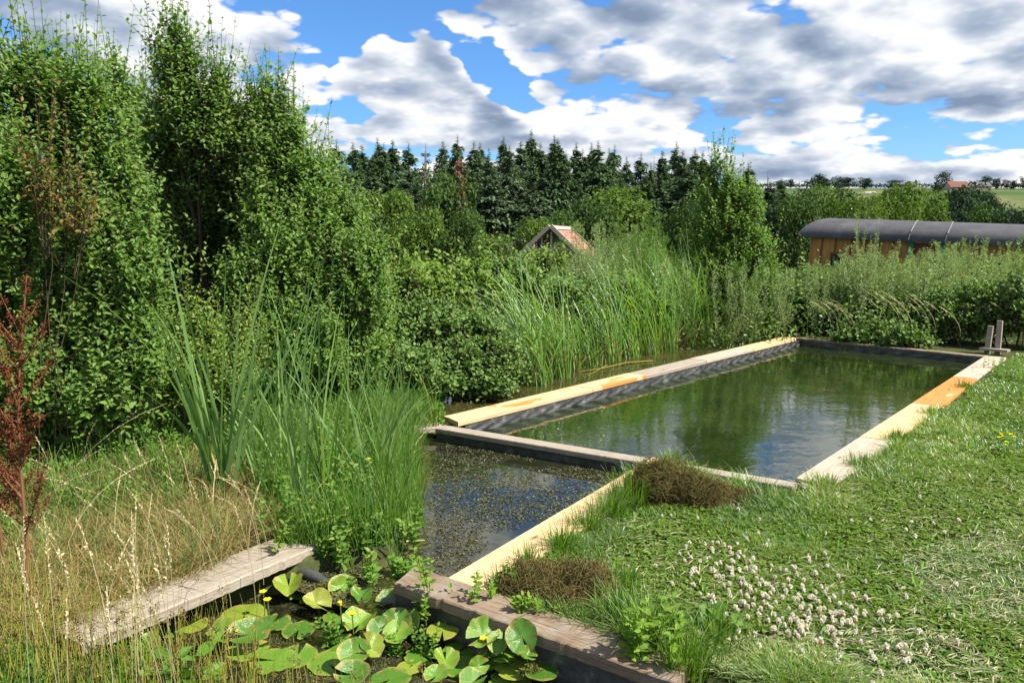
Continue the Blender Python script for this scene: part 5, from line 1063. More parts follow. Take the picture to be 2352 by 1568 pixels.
for (x, y, H, n, sz, mt, lb, z) in ((960, 640, .20, 3, .045, 'lime', 'pale leafy sprout rising over the corner of the broad end board', .03), (930, 800, .17, 4, .04, 'lime', 'leafy sprout hanging at the end of the dark board', -.1), (1240, 980, .26, 5, .05, 'lime', 'tallest leafy sprout in front of the broad end board', -.2), (1330, 700, .15, 3, .04, 'lime', 'small sprout standing on the end board near the plank', .03),
        (1320, 930, .22, 5, .055, 'lime', 'broad-leaved sprout leaning on the end board among lilies', -.2), (1790, 1150, .27, 3, .04, 'lime', 'slender leafy sprout near the lower end of the dark board', -.2), (1600, 790, .09, 4, .04, 'lime', 'pair of small sprouts on the end board by the weed heap', .03), (1540, 640, .12, 5, .05, 'weed', 'nettle-like sprouts at the foot of the second heap', 0.), (1700, 670, .10, 5, .05, 'weed', 'leafy sprouts below the second weed heap', 0.), (1430, 640, .12, 3, .04, 'weed', 'sprout beside the heap and the plank end', 0.),
        (1000, 850, .16, 4, .035, 'weed', 'sprout over the lily water by the liner', -.2), (1150, 1000, .14, 4, .035, 'weed', 'leafy sprout amid the lily pads below the board', -.2), (560, 560, .10, 4, .045, 'weed', 'willowherb-like sprout at the liner ridge', -.08), (610, 450, .08, 3, .05, 'weed', 'arrow-leaved sprout in the murky channel', -.12), (760, 500, .10, 3, .05, 'weed', 'narrow-leaved sprout beside the end board in murky water', -.12), (840, 520, .09, 5, .045, 'weed', 'bunch of narrow leaves by the corner of the end board', -.12),
        (440, 700, .12, 5, .045, 'weed', 'leafy sprout between lily pads under the liner ridge', -.2), (960, 1080, .16, 5, .035, 'weed', 'feathery green sprout in the middle of the lily pond', -.2), (640, 1000, .12, 5, .035, 'weed', 'small water plant near the cupped lily pads', -.2), (740, 1080, .12, 5, .035, 'weed', 'bushy little water plant among the pads', -.2), (280, 1000, .14, 6, .04, 'weed', 'water plant near the rush stems', -.2)):
    u, v = c7(x, y); sprout(u, v, H*1.15, n, sz, 'sprout' if mt == 'lime' else mt, lb, z=z, spread=.03)
sprout(1480, 1515, .38, 9, .060, 'sprout', 'yellow-green loosestrife plant at the bottom between board and lawn', spread=.05, nl=20)
sprout(1520, 1500, .28, 5, .060, 'leaf_light', 'leafy plant beside the yellow-green loosestrife', spread=.05, nl=16)
sprout(1640, 1440, .12, 7, .09, 'leaf', 'dark broad-leaved dock seedling in the lawn', spread=.06, nl=6, tmpl=ROUND)
sprout(1712, 1115, .13, 8, .05, 'leaf_light', 'light green leafy plant growing over the narrow cross board', spread=.06, nl=9, tmpl=ROUND)
sprout(2315, 1045, .20, 9, .03, 'weed', 'ragwort with small yellow heads in the lawn by the picture edge', spread=.07, nl=12, flowers=9)
sprout(2335, 870, .30, 16, .04, 'leaf', 'bushy green weed beside the ladder posts', spread=.2, nl=16); sprout(2300, 850, .22, 12, .04, 'weed', 'smaller green weed at the foot of the ladder posts', spread=.16, nl=14)
# big nettle leaves low in the corner
BIGL = ([(0, 0, 0), (.16, .18, .03), (.20, .45, .04), (.13, .75, .02), (0, 1, -.08), (-.13, .75, .02), (-.20, .45, .04), (-.16, .18, .03)], [(0, 1, 2, 7), (7, 2, 3, 6), (6, 3, 4, 5)])
for (u, v, H, n, sz, lb) in ((420, 1600, .34, 3, .13, 'big pointed nettle-like leaves at the bottom among the rushes'), (330, 1600, .26, 2, .11, 'lower nettle-like leaves beside the big ones'), (60, 1610, .30, 3, .12, 'broad leafy weed in the bottom corner'), (560, 1640, .26, 2, .10, 'leafy weed between the rushes and the lily pads')):
    p = at(u, v, -.1); g = Geo(); b_ = np.column_stack([rng.normal(size=(n, 2))*.04, np.zeros(n)]); d = nrm(np.column_stack([rng.normal(size=(n, 2))*.15, np.ones(n)])); shoots(g, b_, d, H*rng.uniform(.8, 1, n), 9, sz, 6, 0, LEAF, 0, 1, .003, 1.3, start=.35, jit=.15)
    o = g.build('nettle_plant', [M['weed'], M['stem']]); o.location = (p[0], p[1], -.22); tag(o, lb, 'nettle plant', 'broad-leaved weeds at the bottom')

# ------------------------------------------------------------------ water lilies
m, t = newmat('lily_pad'); at_ = t.n('ShaderNodeAttribute', attribute_name='rnd').outputs['Fac']; tc = t.n('ShaderNodeTexCoord').outputs['Object']; oi = t.n('ShaderNodeObjectInfo').outputs['Random']
base_ = t.ramp(oi, [(0, (.055, .14, .016)), (.35, (.09, .21, .02)), (.75, (.16, .28, .028)), (1, (.26, .30, .04))])
off = t.vm('ADD', tc, t.comb(t.m('MULTIPLY', oi, 9.), oi, 0.)); sp = t.noise(off, 14., 5, .65)
x_, y_, z_ = t.xyz(tc); rad_ = t.m('SQRT', t.m('ADD', t.m('MULTIPLY', x_, x_), t.m('MULTIPLY', y_, y_)))
edge = t.ss(t.m('ADD', rad_, t.m('MULTIPLY', t.m('SUBTRACT', sp, .5), .9)), .80, 1.05, 0, .75)
c = t.mix(t.m('MULTIPLY', edge, t.ss(t.noise(off, 1.6, 2), .42, .55)), base_, (.36, .26, .07)); c = t.mix(t.ss(t.noise(off, 3.2, 4, .6), .61, .66, 0, .9), c, (.34, .17, .05)); c = t.mix(t.ss(t.noise(off, 7., 4, .7), .5, .8, 0, .4), c, (.06, .13, .02))
an = t.m('ARCTAN2', y_, t.m('ADD', x_, .0001)); vein = t.m('ABSOLUTE', t.m('SINE', t.m('MULTIPLY', an, 11.))); c = t.mix(t.ss(vein, .0, .12, .22, 0.), c, (.22, .32, .08))
d_ = principled(t, c, .24, .55, t.bump(sp, .3, .02)); tr = t.n('ShaderNodeBsdfTranslucent'); t.link(t.mix(1., c, (1.5, 1.7, .5), 'MULTIPLY'), tr.inputs[0])
ms = t.n('ShaderNodeMixShader'); ms.inputs[0].default_value = .22; t.link(d_, ms.inputs[1]); t.link(tr.outputs[0], ms.inputs[2]); finish(t, ms.outputs[0]); M['pad'] = m
def pad_mesh(seed, cup=0., wave=.03, fold=0., notch=.28, torn=0.):
    r = np.random.default_rng(seed); k, q = 40, 7; V_ = [(0, 0, 0.)]; th = np.linspace(notch/2, 2*pi-notch/2, k)
    for j in range(1, q+1):
        f_ = j/q; el = 1+.10*np.cos(th)**2-.0; rr_ = f_*el*(1+.02*np.sin(th*5+seed)); 
        if j == q and torn: rr_ = rr_-torn*np.clip(vnoise(th*2, th*0, .5, seed)-.55, 0, 1)
        lobe = np.exp(-np.minimum(th, 2*pi-th)**2*5)*.10*f_
        x_ = (rr_+lobe)*np.cos(th); y_ = rr_*np.sin(th); z_ = cup*f_**2.2+wave*f_*np.sin(th*3+seed)+wave*.8*f_**2*np.sin(th*7+seed*2)+fold*np.abs(y_)**1.3
        V_ += list(zip(x_, y_, z_))
    g = Geo(); n = len(V_); F_ = [(0, 1+i, 2+i, 2+i) for i in range(0)]
    for j in range(q-1):
        for i in range(k-1): a = 1+j*k+i; F_.append((a, a+k, a+k+1, a+1))
    for i in range(0, k-2, 2): F_.append((0, 1+i, 2+i, 3+i))
    if (k-1) % 2: V_.append((.0001, 0, 0)); F_.append((0, k-1, k, len(V_)-1))
    g.add(V_, F_, .5); return g.mesh('lily_pad', [M['pad']], True)
PF = [pad_mesh(i, 0., .025, 0, .25+.1*i, .5*(i % 2)) for i in range(4)]; PC = [pad_mesh(10+i, .30, .05, 0, .4) for i in range(3)]; PD = [pad_mesh(20+i, .1, .08, .55, .4, .3) for i in range(3)]
c6 = lambda x, y: (.3332*x, 1145.5+.3332*y)
pads = [ # u, v, radius px, kind (F floating, C cupped and raised, D folded), tilt x, tilt y, label
 (*c6(1870, 490), 33, 'C', .7, .2, 'big glossy cupped lily leaf against the short grey plank end'), (*c6(1640, 460), 34, 'D', .5, -.5, 'long folded lily leaf rising before the grey plank end'), (*c6(2030, 490), 20, 'C', .9, .5, 'small curled lily leaf with brown tips by the plank end'), (*c6(2030, 370), 13, 'D', 1.0, .2, 'tiny curled lily leaf standing above the plank end'),
 (*c6(1490, 575), 40, 'D', .35, .1, 'rounded folded lily leaf resting along the grey plank'), (*c6(1740, 560), 24, 'D', .6, .8, 'steep shiny lily leaf beside the big cupped one'), (*c6(1990, 600), 32, 'D', .3, 0, 'lily leaf with a scorched brown rim near the plank end'), (*c6(2110, 650), 34, 'F', .12, .1, 'smooth mid green lily pad under the scorched leaf'),
 (*c6(1080, 790), 28, 'C', .5, -.3, 'lone cupped lily leaf further along the grey plank'), (*c6(1390, 640), 26, 'C', .8, 0, 'upright lily leaf seen edge-on below the grey plank'), (*c6(1680, 800), 46, 'F', .04, 0, 'large flat yellow-green lily pad among rush stems'), (*c6(1880, 850), 36, 'F', .03, .05, 'scalloped yellow-green lily pad next to the large flat one'), (*c6(1720, 930), 40, 'C', .3, .2, 'glossy bright lily leaf beneath the yellow bud'), (*c6(1530, 940), 32, 'D', .4, .2, 'shiny lily leaf half behind the rush stems'), (*c6(1330, 860), 30, 'F', .1, 0, 'light green lily pad below the plank among stalks'),
 (*c6(2060, 900), 34, 'F', .05, 0, 'spotted yellowing lily pad in the centre of the pond'), (*c6(1700, 1040), 40, 'F', .0, .1, 'flat lily pad near the picture bottom beneath the glossy one'), (*c6(1900, 1110), 46, 'F', .05, 0, 'wide flat lily pad behind the thick rush stems'), (*c6(1180, 900), 26, 'F', .1, .1, 'dull green lily pad close to the plank shade'),
 (*c7(130, 640), 30, 'F', .15, .1, 'oval lily pad beside the clump of algae on the ridge'), (*c7(370, 610), 30, 'C', .5, .3, 'cupped lily leaf right under the liner ridge'), (*c7(360, 620), 24, 'D', .9, .6, 'narrow shaded lily leaf standing inside the cupped one'), (*c7(315, 685), 31, 'F', .25, 0, 'plain green lily pad in front of the liner ridge'), (*c7(500, 670), 24, 'D', .3, .2, 'slim lily leaf pointing at the sprout by the liner'),
 (*c7(550, 750), 42, 'F', .12, .1, 'large lily pad below the slim pointed leaf'), (*c7(690, 710), 26, 'D', .3, .0, 'lily leaf with a brown hole near the dark board end'), (*c7(190, 720), 30, 'D', .35, .3, 'tattered cream and green lily leaf'), (*c7(350, 810), 34, 'F', .1, 0, 'lily pad behind the open yellow flower'), (*c7(490, 860), 36, 'D', .2, 0, 'yellowing lily leaf with crisp torn edge'),
 (*c7(625, 895), 26, 'C', .9, .3, 'cupped lily leaf facing the viewer with a brown rim'), (*c7(750, 850), 30, 'C', .9, -.1, 'tallest cupped lily leaf in the middle of the pond'), (*c7(850, 860), 27, 'C', .7, -.7, 'bright cupped lily leaf leaning to the dark board'), (*c7(740, 930), 28, 'C', .5, .0, 'low shiny lily leaf at the foot of the cupped ones'),
 (*c7(350, 990), 32, 'F', .15, 0, 'lily pad crossed by a rush stem, rim yellow'), (*c7(450, 1060), 32, 'C', .6, 0, 'shiny bowl-shaped lily leaf behind the rush stem'), (*c7(560, 1020), 28, 'D', .5, .4, 'mottled folded lily leaf beside the bowl-shaped one'), (*c7(1060, 905), 33, 'F', .03, 0, 'lobed flat lily pad floating off the board middle'), (*c7(1160, 1060), 34, 'F', .15, .1, 'fresh oval lily pad tilted over its neighbour'),
 (*c7(1180, 1150), 36, 'F', .05, 0, 'dark glossy lily pad near the bottom centre'), (*c7(920, 1080), 36, 'F', .02, 0, 'ragged yellow-green lily pad, bottom centre'), (*c7(1080, 1110), 28, 'D', .3, .3, 'curved lily leaf between the ragged and the dark pad'), (*c7(1015, 1215), 25, 'C', .25, 0, 'perfectly round cupped lily leaf at the bottom'), (*c7(1310, 1150), 20, 'D', 1.1, .2, 'narrow dark lily leaf standing upright at the bottom'), (*c7(1410, 1110), 40, 'F', .02, 0, 'broad bright lily pad with cracked surface'),
 (*c7(1610, 950), 34, 'C', 1.0, -.3, 'large cupped lily leaf pressed against the dark board'), (*c7(1470, 990), 28, 'D', .5, -.4, 'dark folded lily leaf beside the one pressed on the board'), (*c7(1340, 940), 34, 'D', .7, 0, 'upright lily leaf behind the tallest sprout'), (*c7(1560, 1170), 38, 'F', .03, 0, 'yellow-green lily pad near the bottom past the cracked one'), (*c7(1740, 1180), 34, 'F', .03, 0, 'lily pad under the crumbly yellow algae'), (*c7(1530, 1250), 44, 'F', .1, 0, 'large lily pad cut by the bottom edge'), (*c7(1270, 1260), 28, 'D', .2, 0, 'brownish curled lily leaf at the bottom edge'),
 (*c7(440, 1210), 34, 'C', .35, 0, 'deep green cupped lily leaf at the bottom among stems'), (*c7(270, 1130), 40, 'F', .05, 0, 'light lily pad with pale rim near the bottom'), (*c7(60, 1080), 40, 'F', .05, 0, 'dull lily pad behind brown rush heads'), (*c7(700, 1240), 40, 'F', .03, 0, 'torn flat lily pad at the bottom centre'), (*c6(700, 1050), 36, 'F', .1, 0, 'lily pad glimpsed through rushes at the bottom'), (*c6(1000, 1000), 30, 'C', .3, .2, 'bright lily leaf glimpsed between the rushes'), (*c6(240, 1150), 28, 'C', .4, .1, 'bluish shiny lily leaf low in the rushes'), (*c7(830, 1160), 26, 'F', .05, 0, 'small pad beside the ragged yellow-green one'), (*c7(1480, 1080), 24, 'F', .05, 0, 'small pad overlapping the cracked one'), (*c7(1640, 1080), 20, 'D', .3, 0, 'small curled pad below the cupped leaf at the board')]
for i, (u, v, rp, kd, tx, ty, lb) in enumerate(pads):
    z = LILY_Z+(.012 if kd == 'F' else .07 if kd == 'D' else .085)+.004*(i % 4); p = at(u, v, z)
    for _ in range(30):                                            # stay on the water side of the board
        if (p[:2]-EB0[:2])@EBn > .25 or u < 900: break
        z += .008; p = at(u, v, z)
    s = rp/FPX*math.hypot(p[1], 1.9)*1.0; me = {'F': PF, 'C': PC, 'D': PD}[kd][i % (4 if kd == 'F' else 3)]
    rz_ = (i*2.4) % 6.28; root = empty('water_lily', (p[0], p[1], LILY_Z-.02)); tag(root, lb, 'water lily leaf', 'water lily leaves')
    o = bpy.data.objects.new('lily_pad', me); COL.objects.link(o); o.parent = root; o.location = (0, 0, z-LILY_Z+.02); sc_ = s*(1.0 if kd != 'F' else 1.05); o.scale = (sc_, sc_, sc_)
    o.rotation_euler = (Matrix.Rotation(tx*.8, 3, 'X')@Matrix.Rotation(ty*.8, 3, 'Y')@Matrix.Rotation(rz_, 3, 'Z')).to_euler()
    if kd != 'F': g = Geo(); h0 = z-LILY_Z+.02; tube1(g, [(.02, .03, -.02), (.01, .01, h0*.5), (0, 0, h0-.002)], [.0035, .003, .003], 5, .4); g.build('leaf_stalk', M['stem'], root)
for i, (u, v, op, lb) in enumerate(((*c6(1630, 925), 0, 'plump yellow lily bud over the glossy leaf'), (*c6(1845, 705), 1, 'small open yellow flower near the plank end'), (*c6(1815, 650), 1, 'pale yellow flower beside the curled leaf'), (*c7(355, 730), 0, 'round yellow lily bud near the liner ridge'), (*c7(437, 800), 1, 'open yellow lily flower in the middle of the pads'), (*c7(1345, 975), 1, 'pale yellow flower beside the tallest sprout'), (*c6(165, 1065), 0, 'yellow flower low among the rushes in the corner'), (*c6(2345, 725), 0, 'yellow bud beside the tattered leaf'), (*c6(688, 1235), 0, 'yellow bud at the very bottom among stems'))):
    p = at(u, v, -.05); root = empty('lily_flower', (p[0], p[1], LILY_Z)); tag(root, lb, 'yellow lily flower', 'yellow lily flowers'); hh = -.05-LILY_Z; g = Geo()
    for j in range(6):
        a = j*pi/3+.3*i; d = np.array([[cos(a), sin(a), .75+.8*(1-op)]]); scatter(g, ROUND[0], ROUND[1], np.array([[0, 0, hh]]), orient(d, np.array([[-cos(a), -sin(a), 1.]])), .026 if op else .020, .5, 0)
    tube1(g, [(0, 0, hh), (0, 0, hh+.009), (0, 0, hh+.016)], [.007, .008, .004], 8, .5); g.build('petals', M['yellow'], root)
    g = Geo(); tube1(g, [(0, 0, -.02), (0.004, 0, hh*.5), (0, 0, hh)], [.003, .003, .003], 5, .5); g.build('stem', M['stem'], root)

# ------------------------------------------------------------------ floating pond weed, duckweed and algae
g = Geo(); n = 5200; u = rng.uniform(960, 1500, n); v = rng.uniform(1010, 1360, n); P_ = np.array([at(a, b, WATER_Z+.003) for a, b in zip(u, v)])
PW = [POND[i] for i in (0, 1, 2)]+[q2(at(975, 1010)), q2(at(968, 1190)), q2(at(985, 1330))]
dens_ = vnoise(P_[:, 0], P_[:, 1], .35, 50)*.7+vnoise(P_[:, 0], P_[:, 1], .12, 51)*.5; vv = (v-1010)/350
ok = inpoly(P_[:, :2], PW) & (dens_ > .42+.25*np.clip(vv-.6, 0, 1)) & (polydist(P_[:, :2], PW) < -.04); P_ = P_[ok]; n = len(P_)
for j in range(7):
    q = P_+rv(n)*[.022, .022, .001]+[0, 0, .001]; up = nrm(rv(n)*.35+np.array([0, 0, 1.])); scatter(g, *DIAM, q, orient(nrm(np.cross(up, rv(n))), up), rng.uniform(.008, .022, n), None, 0)
M['algae'] = foliage('pond_weed', [(.022, .024, .012), (.05, .052, .022), (.095, .092, .04), (.13, .125, .05)], gloss=.2, trans=.1)
tag(g.build('floating_pond_weed', M['algae']), 'brown-green pond weed floating in patches on the weedy pond', 'pond weed', kind='stuff')
def floaters(name, poly, z, n, size, mat, label, thr=.4, sc=.4, cat='duckweed'):
    g = Geo(); A_ = np.array(poly); p = rng.uniform(A_.min(0), A_.max(0), (n*3, 2)); ok = inpoly(p, poly) & (vnoise(p[:, 0], p[:, 1], sc, 61)*.6+vnoise(p[:, 0], p[:, 1], sc*.3, 62)*.5 > thr); p = p[ok][:n]; n = len(p)
    up = nrm(rv(n)*.12+np.array([0, 0, 1.])); scatter(g, *ROUND, np.column_stack([p, np.full(n, z)+rng.uniform(0, .004, n)]), orient(nrm(np.cross(up, rv(n))), up), rng.uniform(.5, 1.3, n)*size, None, 0); return tag(g.build(name, M[mat]), label, cat, kind='stuff')
CH = [q2(p) for p in (at(1040, 955), at(1805, 772), at(1785, 740), at(1650, 762), at(1480, 805), at(1300, 840), at(1180, 860), at(830, 860), at(830, 930), at(905, 990))]
floaters('duckweed', CH, WATER_Z+.004, 9000, .016, 'algae', 'duckweed and scum floating on the channel behind the pool boards', .42)
floaters('duckweed', LILY, LILY_Z+.006, 16000, .006, 'mossy', 'fine duckweed specks on the dark lily pond', .5)
floaters('algae', [q2(at(985, 1400)), q2(at(975, 1210)), q2(at(700, 1250)), q2(at(650, 1290)), q2(at(760, 1332))], WATER_Z+.008, 2600, .014, 'algae', 'brownish algae on the murky water beside the end board', .45, .3, 'algae')
for (u, v, lb, s) in ((*c7(250, 610), 'small grey-brown clump of algae stuck on the liner ridge', .05), (*c7(1670, 1190), 'crumbly yellow-green clump of algae on a pad near the bottom', .045)):
    p = at(u, v, -.12); g = Geo(); n = 900; d = nrm(rv(n)); scatter(g, *DIAM, d*np.array([s*1.3, s, s*.7])*rng.uniform(.5, 1, (n, 1)), orient(rv(n), rv(n)), .012, None, 0); o = g.build('algae_clump', M['mossy']); o.location = p; tag(o, lb, 'algae clump')
g = Geo(); tube1(g, [at(880, 1256, -.115), at(930, 1243, -.11), at(975, 1240, -.12)], [.006, .007, .003], 5, .9); tag(g.build('fallen_reed', M['straw']), 'pale dry reed piece floating on the murky water by the sedges', 'fallen reed')

# ------------------------------------------------------------------ marsh plants on the bank between shrubs and pond
def poly_px(pts, z=0.): return [q2(at(u, v, z)) for u, v in pts]
MARSH = poly_px([(640, 1262), (760, 1262), (900, 1255), (958, 1190), (968, 1100), (962, 1000), (1005, 950), (930, 890), (880, 830), (600, 900), (560, 1000), (600, 1150)])
g = Geo(); A_ = np.array(MARSH); p = rng.uniform(A_.min(0), A_.max(0), (60000, 2)); p = p[inpoly(p, MARSH)][:20000]; n = len(p); b_ = np.column_stack([p, np.maximum(ground_z(p[:, 0], p[:, 1]), -.16)])
blades(g, b_, rng.uniform(0, 6.28, n), np.abs(rng.normal(.08, .14, n)), rng.uniform(.14, .46, n)*(.5+.9*vnoise(p[:, 0], p[:, 1], .4, 70)), rng.uniform(.004, .008, n), np.abs(rng.normal(.2, .25, n)), 4, np.clip(rng.random(n)*.85+.1*rng.random(n), 0, 1))
tag(g.build('sedge_grass', M['sedge']), 'dense green sedge and rush blades on the marshy bank of the weedy pond', 'sedge', kind='stuff')
c5 = lambda x, y: (723.5+.3846*x, 783.8+.3846*y)
k = 0
for (x, y, H, n, fl) in ((60, 1050, .5, 12, 1), (200, 1010, .45, 12, 0), (120, 820, .55, 12, 1), (260, 900, .45, 10, 1), (40, 700, .6, 12, 0), (300, 760, .4, 10, 0), (170, 640, .5, 10, 0), (80, 1180, .35, 14, 0), (190, 1150, .3, 12, 0), (330, 1110, .25, 9, 0), (440, 1120, .22, 7, 0), (460, 560, .35, 10, 0), (380, 520, .4, 10, 0), (560, 440, .3, 8, 0), (620, 420, .28, 8, 0), (200, 480, .5, 10, 0), (60, 380, .6, 12, 0), (330, 350, .5, 10, 0), (-60, 1100, .4, 12, 0), (-80, 900, .5, 12, 0), (-160, 1000, .5, 12, 0), (-220, 700, .6, 12, 0), (-120, 560, .6, 12, 0)):
    u, v = c5(x, y); o = sprout(u, v+30, H*.95, int(n*1.8), .062, ['weed', 'leaf_light', 'weed'][k % 3], f'leafy green marsh plant, {ords[k]} counted from the pond corner up the bank', z=-.1, flowers=fl, spread=.13, nl=18, group='marsh plants on the bank', name='marsh_plant', cat='marsh plant', seed=k); k += 1
# upright sedge fans
def fan(u, v, vt, n, w, label, mat='cattail', lean=.14, curve=.3, z=-.05, name='cattail_plant', cat='cattail', group=None, hmin=.55, sp=.03):
    p = at(u, v, z); H = (atd(u, vt, p[1])[2]-z)*1.2; g = Geo(); a = rng.uniform(0, 6.28, n); b_ = np.column_stack([np.cos(a)*sp, np.sin(a)*sp, np.zeros(n)])
    az = np.where(rng.random(n) < .5, rng.normal(0, .5, n), rng.normal(pi, .5, n)); blades(g, b_, az, rng.uniform(0, lean, n), H*rng.uniform(hmin, 1.03, n), w*rng.uniform(.7, 1.1, n), rng.random(n)**1.4*curve, 9, None, 0, face=rng.normal(0, .5, n), taper=.7)
    n2 = max(3, n//3); blades(g, b_[:n2], rng.uniform(0, 6.28, n2), .3, H*.28, w*.8, .5, 5, None, 1)
    o = g.build(name, [M[mat], M['dry']]); o.location = (p[0], p[1], z); return tag(o, label, cat, group)
fan(518, 1190, 620, 22, .032, 'large cattail fan of broad blue-green blades standing before the dark hollow', lean=.2, curve=.36, sp=.035)
fan(690, 1230, 700, 9, .016, 'cattail with slim upright blades by the corner of the short grey plank', lean=.12, curve=.3)
fan(735, 1100, 610, 10, .018, 'tall cattail blades in front of the rounded leafy shrub', lean=.10, curve=.3); fan(800, 1080, 720, 12, .016, 'cattail tuft behind the yellow-flowered marsh plants', lean=.15, curve=.4)
fan(860, 1050, 780, 12, .014, 'cattail tuft near the old board end', lean=.15, curve=.5); fan(640, 1080, 690, 12, .018, 'cattail tuft between the large fan and the shrub', lean=.15, curve=.5); fan(930, 1000, 800, 9, .014, 'thin cattail tuft at the pond edge by the cross board', lean=.15, curve=.4)
fan(1000, 985, 850, 10, .012, 'iris-like tuft growing at the end of the cross board', lean=.2, curve=.3, mat='sedge'); fan(590, 1180, 820, 12, .014, 'cattail tuft just past the large fan', lean=.2, curve=.5); fan(890, 1200, 900, 12, .012, 'thin blades at the pond edge by the murky corner', lean=.1, curve=.4, mat='sedge'); fan(760, 1200, 860, 12, .014, 'slim blades rising among the leafy marsh plants', lean=.1, curve=.3, mat='sedge')
for u_, v_, vt_, n_, lb_ in ((620, 1150, 830, 14, 'broad green blades at the foot of the large cattail fan'), (680, 1040, 720, 14, 'broad blades behind the slim cattail, near the shrub foot'), (830, 1150, 860, 16, 'cattail blades in the middle of the sedges'), (900, 1110, 850, 14, 'cattail blades near the pond side of the sedges'), (930, 1060, 830, 12, 'cattail blades at the pond edge below the old board end'), (780, 990, 740, 14, 'cattail blades in front of the shady channel corner'), (560, 1090, 780, 12, 'blades leaning left of the large cattail fan'), (720, 1190, 900, 12, 'short broad blades over the leafy marsh plants')):
    fan(u_, v_, vt_, n_, .017, lb_, lean=.22, curve=.5, sp=.09)
# green weeds under the shrubs
UND = poly_px([(-200, 1330), (160, 1250), (480, 1190), (640, 1100), (640, 900), (880, 860), (870, 800), (300, 860), (-300, 960)])
g = Geo(); A_ = np.array(UND); p = rng.uniform(A_.min(0), A_.max(0), (9000, 2)); p = p[inpoly(p, UND)][:2400]; n = len(p); b_ = on_ground(p); b_[:, 2] -= .02; fr = np.clip((p[:, 1]-4.2)/2.2, 0, 1)
shoots(g, b_, nrm(rv(n)*.2+np.array([0, 0, 1.])), rng.uniform(.22, .5, n)*(.55+.75*fr), 16, .048, 4, 0, LEAF, 0, 1, .0022, 1.0); tag(g.build('nettle_undergrowth', [M['weed'], M['stem']]), 'mass of nettles and green weeds along the foot of the shrubs', 'undergrowth', kind='stuff')
g = Geo(); p = rng.uniform(A_.min(0), A_.max(0), (40000, 2)); p = p[inpoly(p, UND)][:12000]; n = len(p); blades(g, on_ground(p), rng.uniform(0, 6.28, n), np.abs(rng.normal(.1, .2, n)), rng.uniform(.15, .5, n), .007, np.abs(rng.normal(.25, .3, n)), 4); tag(g.build('bank_grass', M['sedge']), 'long green grass growing between the nettles under the shrubs', 'grass', kind='stuff')
# dry grass bank
DRY = poly_px([(-500, 1700), (120, 1480), (240, 1440), (450, 1330), (590, 1245), (650, 1235), (640, 1180), (560, 1060), (300, 1090), (-300, 1150)])
g = Geo(); A_ = np.array(DRY); p = rng.uniform(A_.min(0), A_.max(0), (200000, 2)); p = p[inpoly(p, DRY)][:52000]; n = len(p)
far = np.clip((p[:, 1]-3.4)/2.0, 0, 1); h = rng.uniform(.06, .26, n)*(.7+.6*vnoise(p[:, 0], p[:, 1], .5, 80)); r = rng.random(n); q = rng.random(n) < .12+.28*vnoise(p[:, 0], p[:, 1], .7, 81)
blades(g, on_ground(p[q]), rng.uniform(0, 6.28, q.sum()), np.abs(rng.normal(.2, .3, q.sum())), h[q]*1.1, .0042, rng.uniform(0, .9, q.sum()), 3, None, 1); q = ~q
blades(g, on_ground(p[q]), rng.uniform(0, 6.28, q.sum()), np.abs(rng.normal(.3, .4, q.sum())), h[q], .0036, rng.uniform(0, 1.0, q.sum()), 3, None, 0)
tag(g.build('dry_grass', [M['dry'], M['sedge']]), 'matted dry tan grass on the bank behind the grey plank', 'dry grass', kind='stuff')
def seed_stalks(name, n, pts_fn, H, label, lean_az, curve, seedlen=.28, mat='straw', sr=.0016, hs=.011):
    g = Geo(); b_ = pts_fn(n); az = lean_az+rng.normal(size=n)*.5; h = H*rng.uniform(.7, 1.1, n); cv = curve*rng.uniform(.3, 1.3, n); K_ = 9; tt = np.linspace(0, 1, K_); dh = np.stack([np.cos(az), np.sin(az), 0*az], -1)
    P_ = b_[:, None]+dh[:, None]*(h*cv)[:, None, None]*(tt**2)[None, :, None]+np.array([0, 0, 1.])*(h[:, None]*(tt-.35*cv[:, None]*tt**3))[..., None]
    tubes(g, P_, np.full((n, K_), sr)*(1.25-tt*.7), 3, None, 0); m_ = 34
    for j in range(m_):
        t = 1-seedlen+seedlen*j/m_; i0 = min(int(t*(K_-1)), K_-2); fr = t*(K_-1)-i0; q = P_[:, i0]*(1-fr)+P_[:, i0+1]*fr; tg = nrm(P_[:, i0+1]-P_[:, i0]); scatter(g, *DIAM, q, orient(tg+rv(n)*.42, rv(n)), hs*(1.25-abs(j/m_-.4)), None, 1)
    return tag(g.build(name, [M['rush'] if mat == 'rush' else M['straw'], M['straw']]), label, 'grass stalks', kind='stuff')
def region(u0, u1, v0, v1, z=0.):
    def f_(n): return np.array([at(rng.uniform(u0, u1), rng.uniform(v0, v1), z) for _ in range(n)])
    return f_
seed_stalks('seeding_grass_stalks', 34, region(40, 620, 1180, 1420), .62, 'pale seeding grass stalks bending over the dry bank', 2.6, .55)
seed_stalks('tall_seeding_grass', 20, region(60, 420, 1560, 1700), .74, 'tall straw-coloured seeding grass at the bottom corner', 2.3, .28, .33, hs=.013)
seed_stalks('arching_grass', 8, region(-60, 200, 1250, 1380), .95, 'long arching straw stalks by the dark red docks', .6, .7, .3)
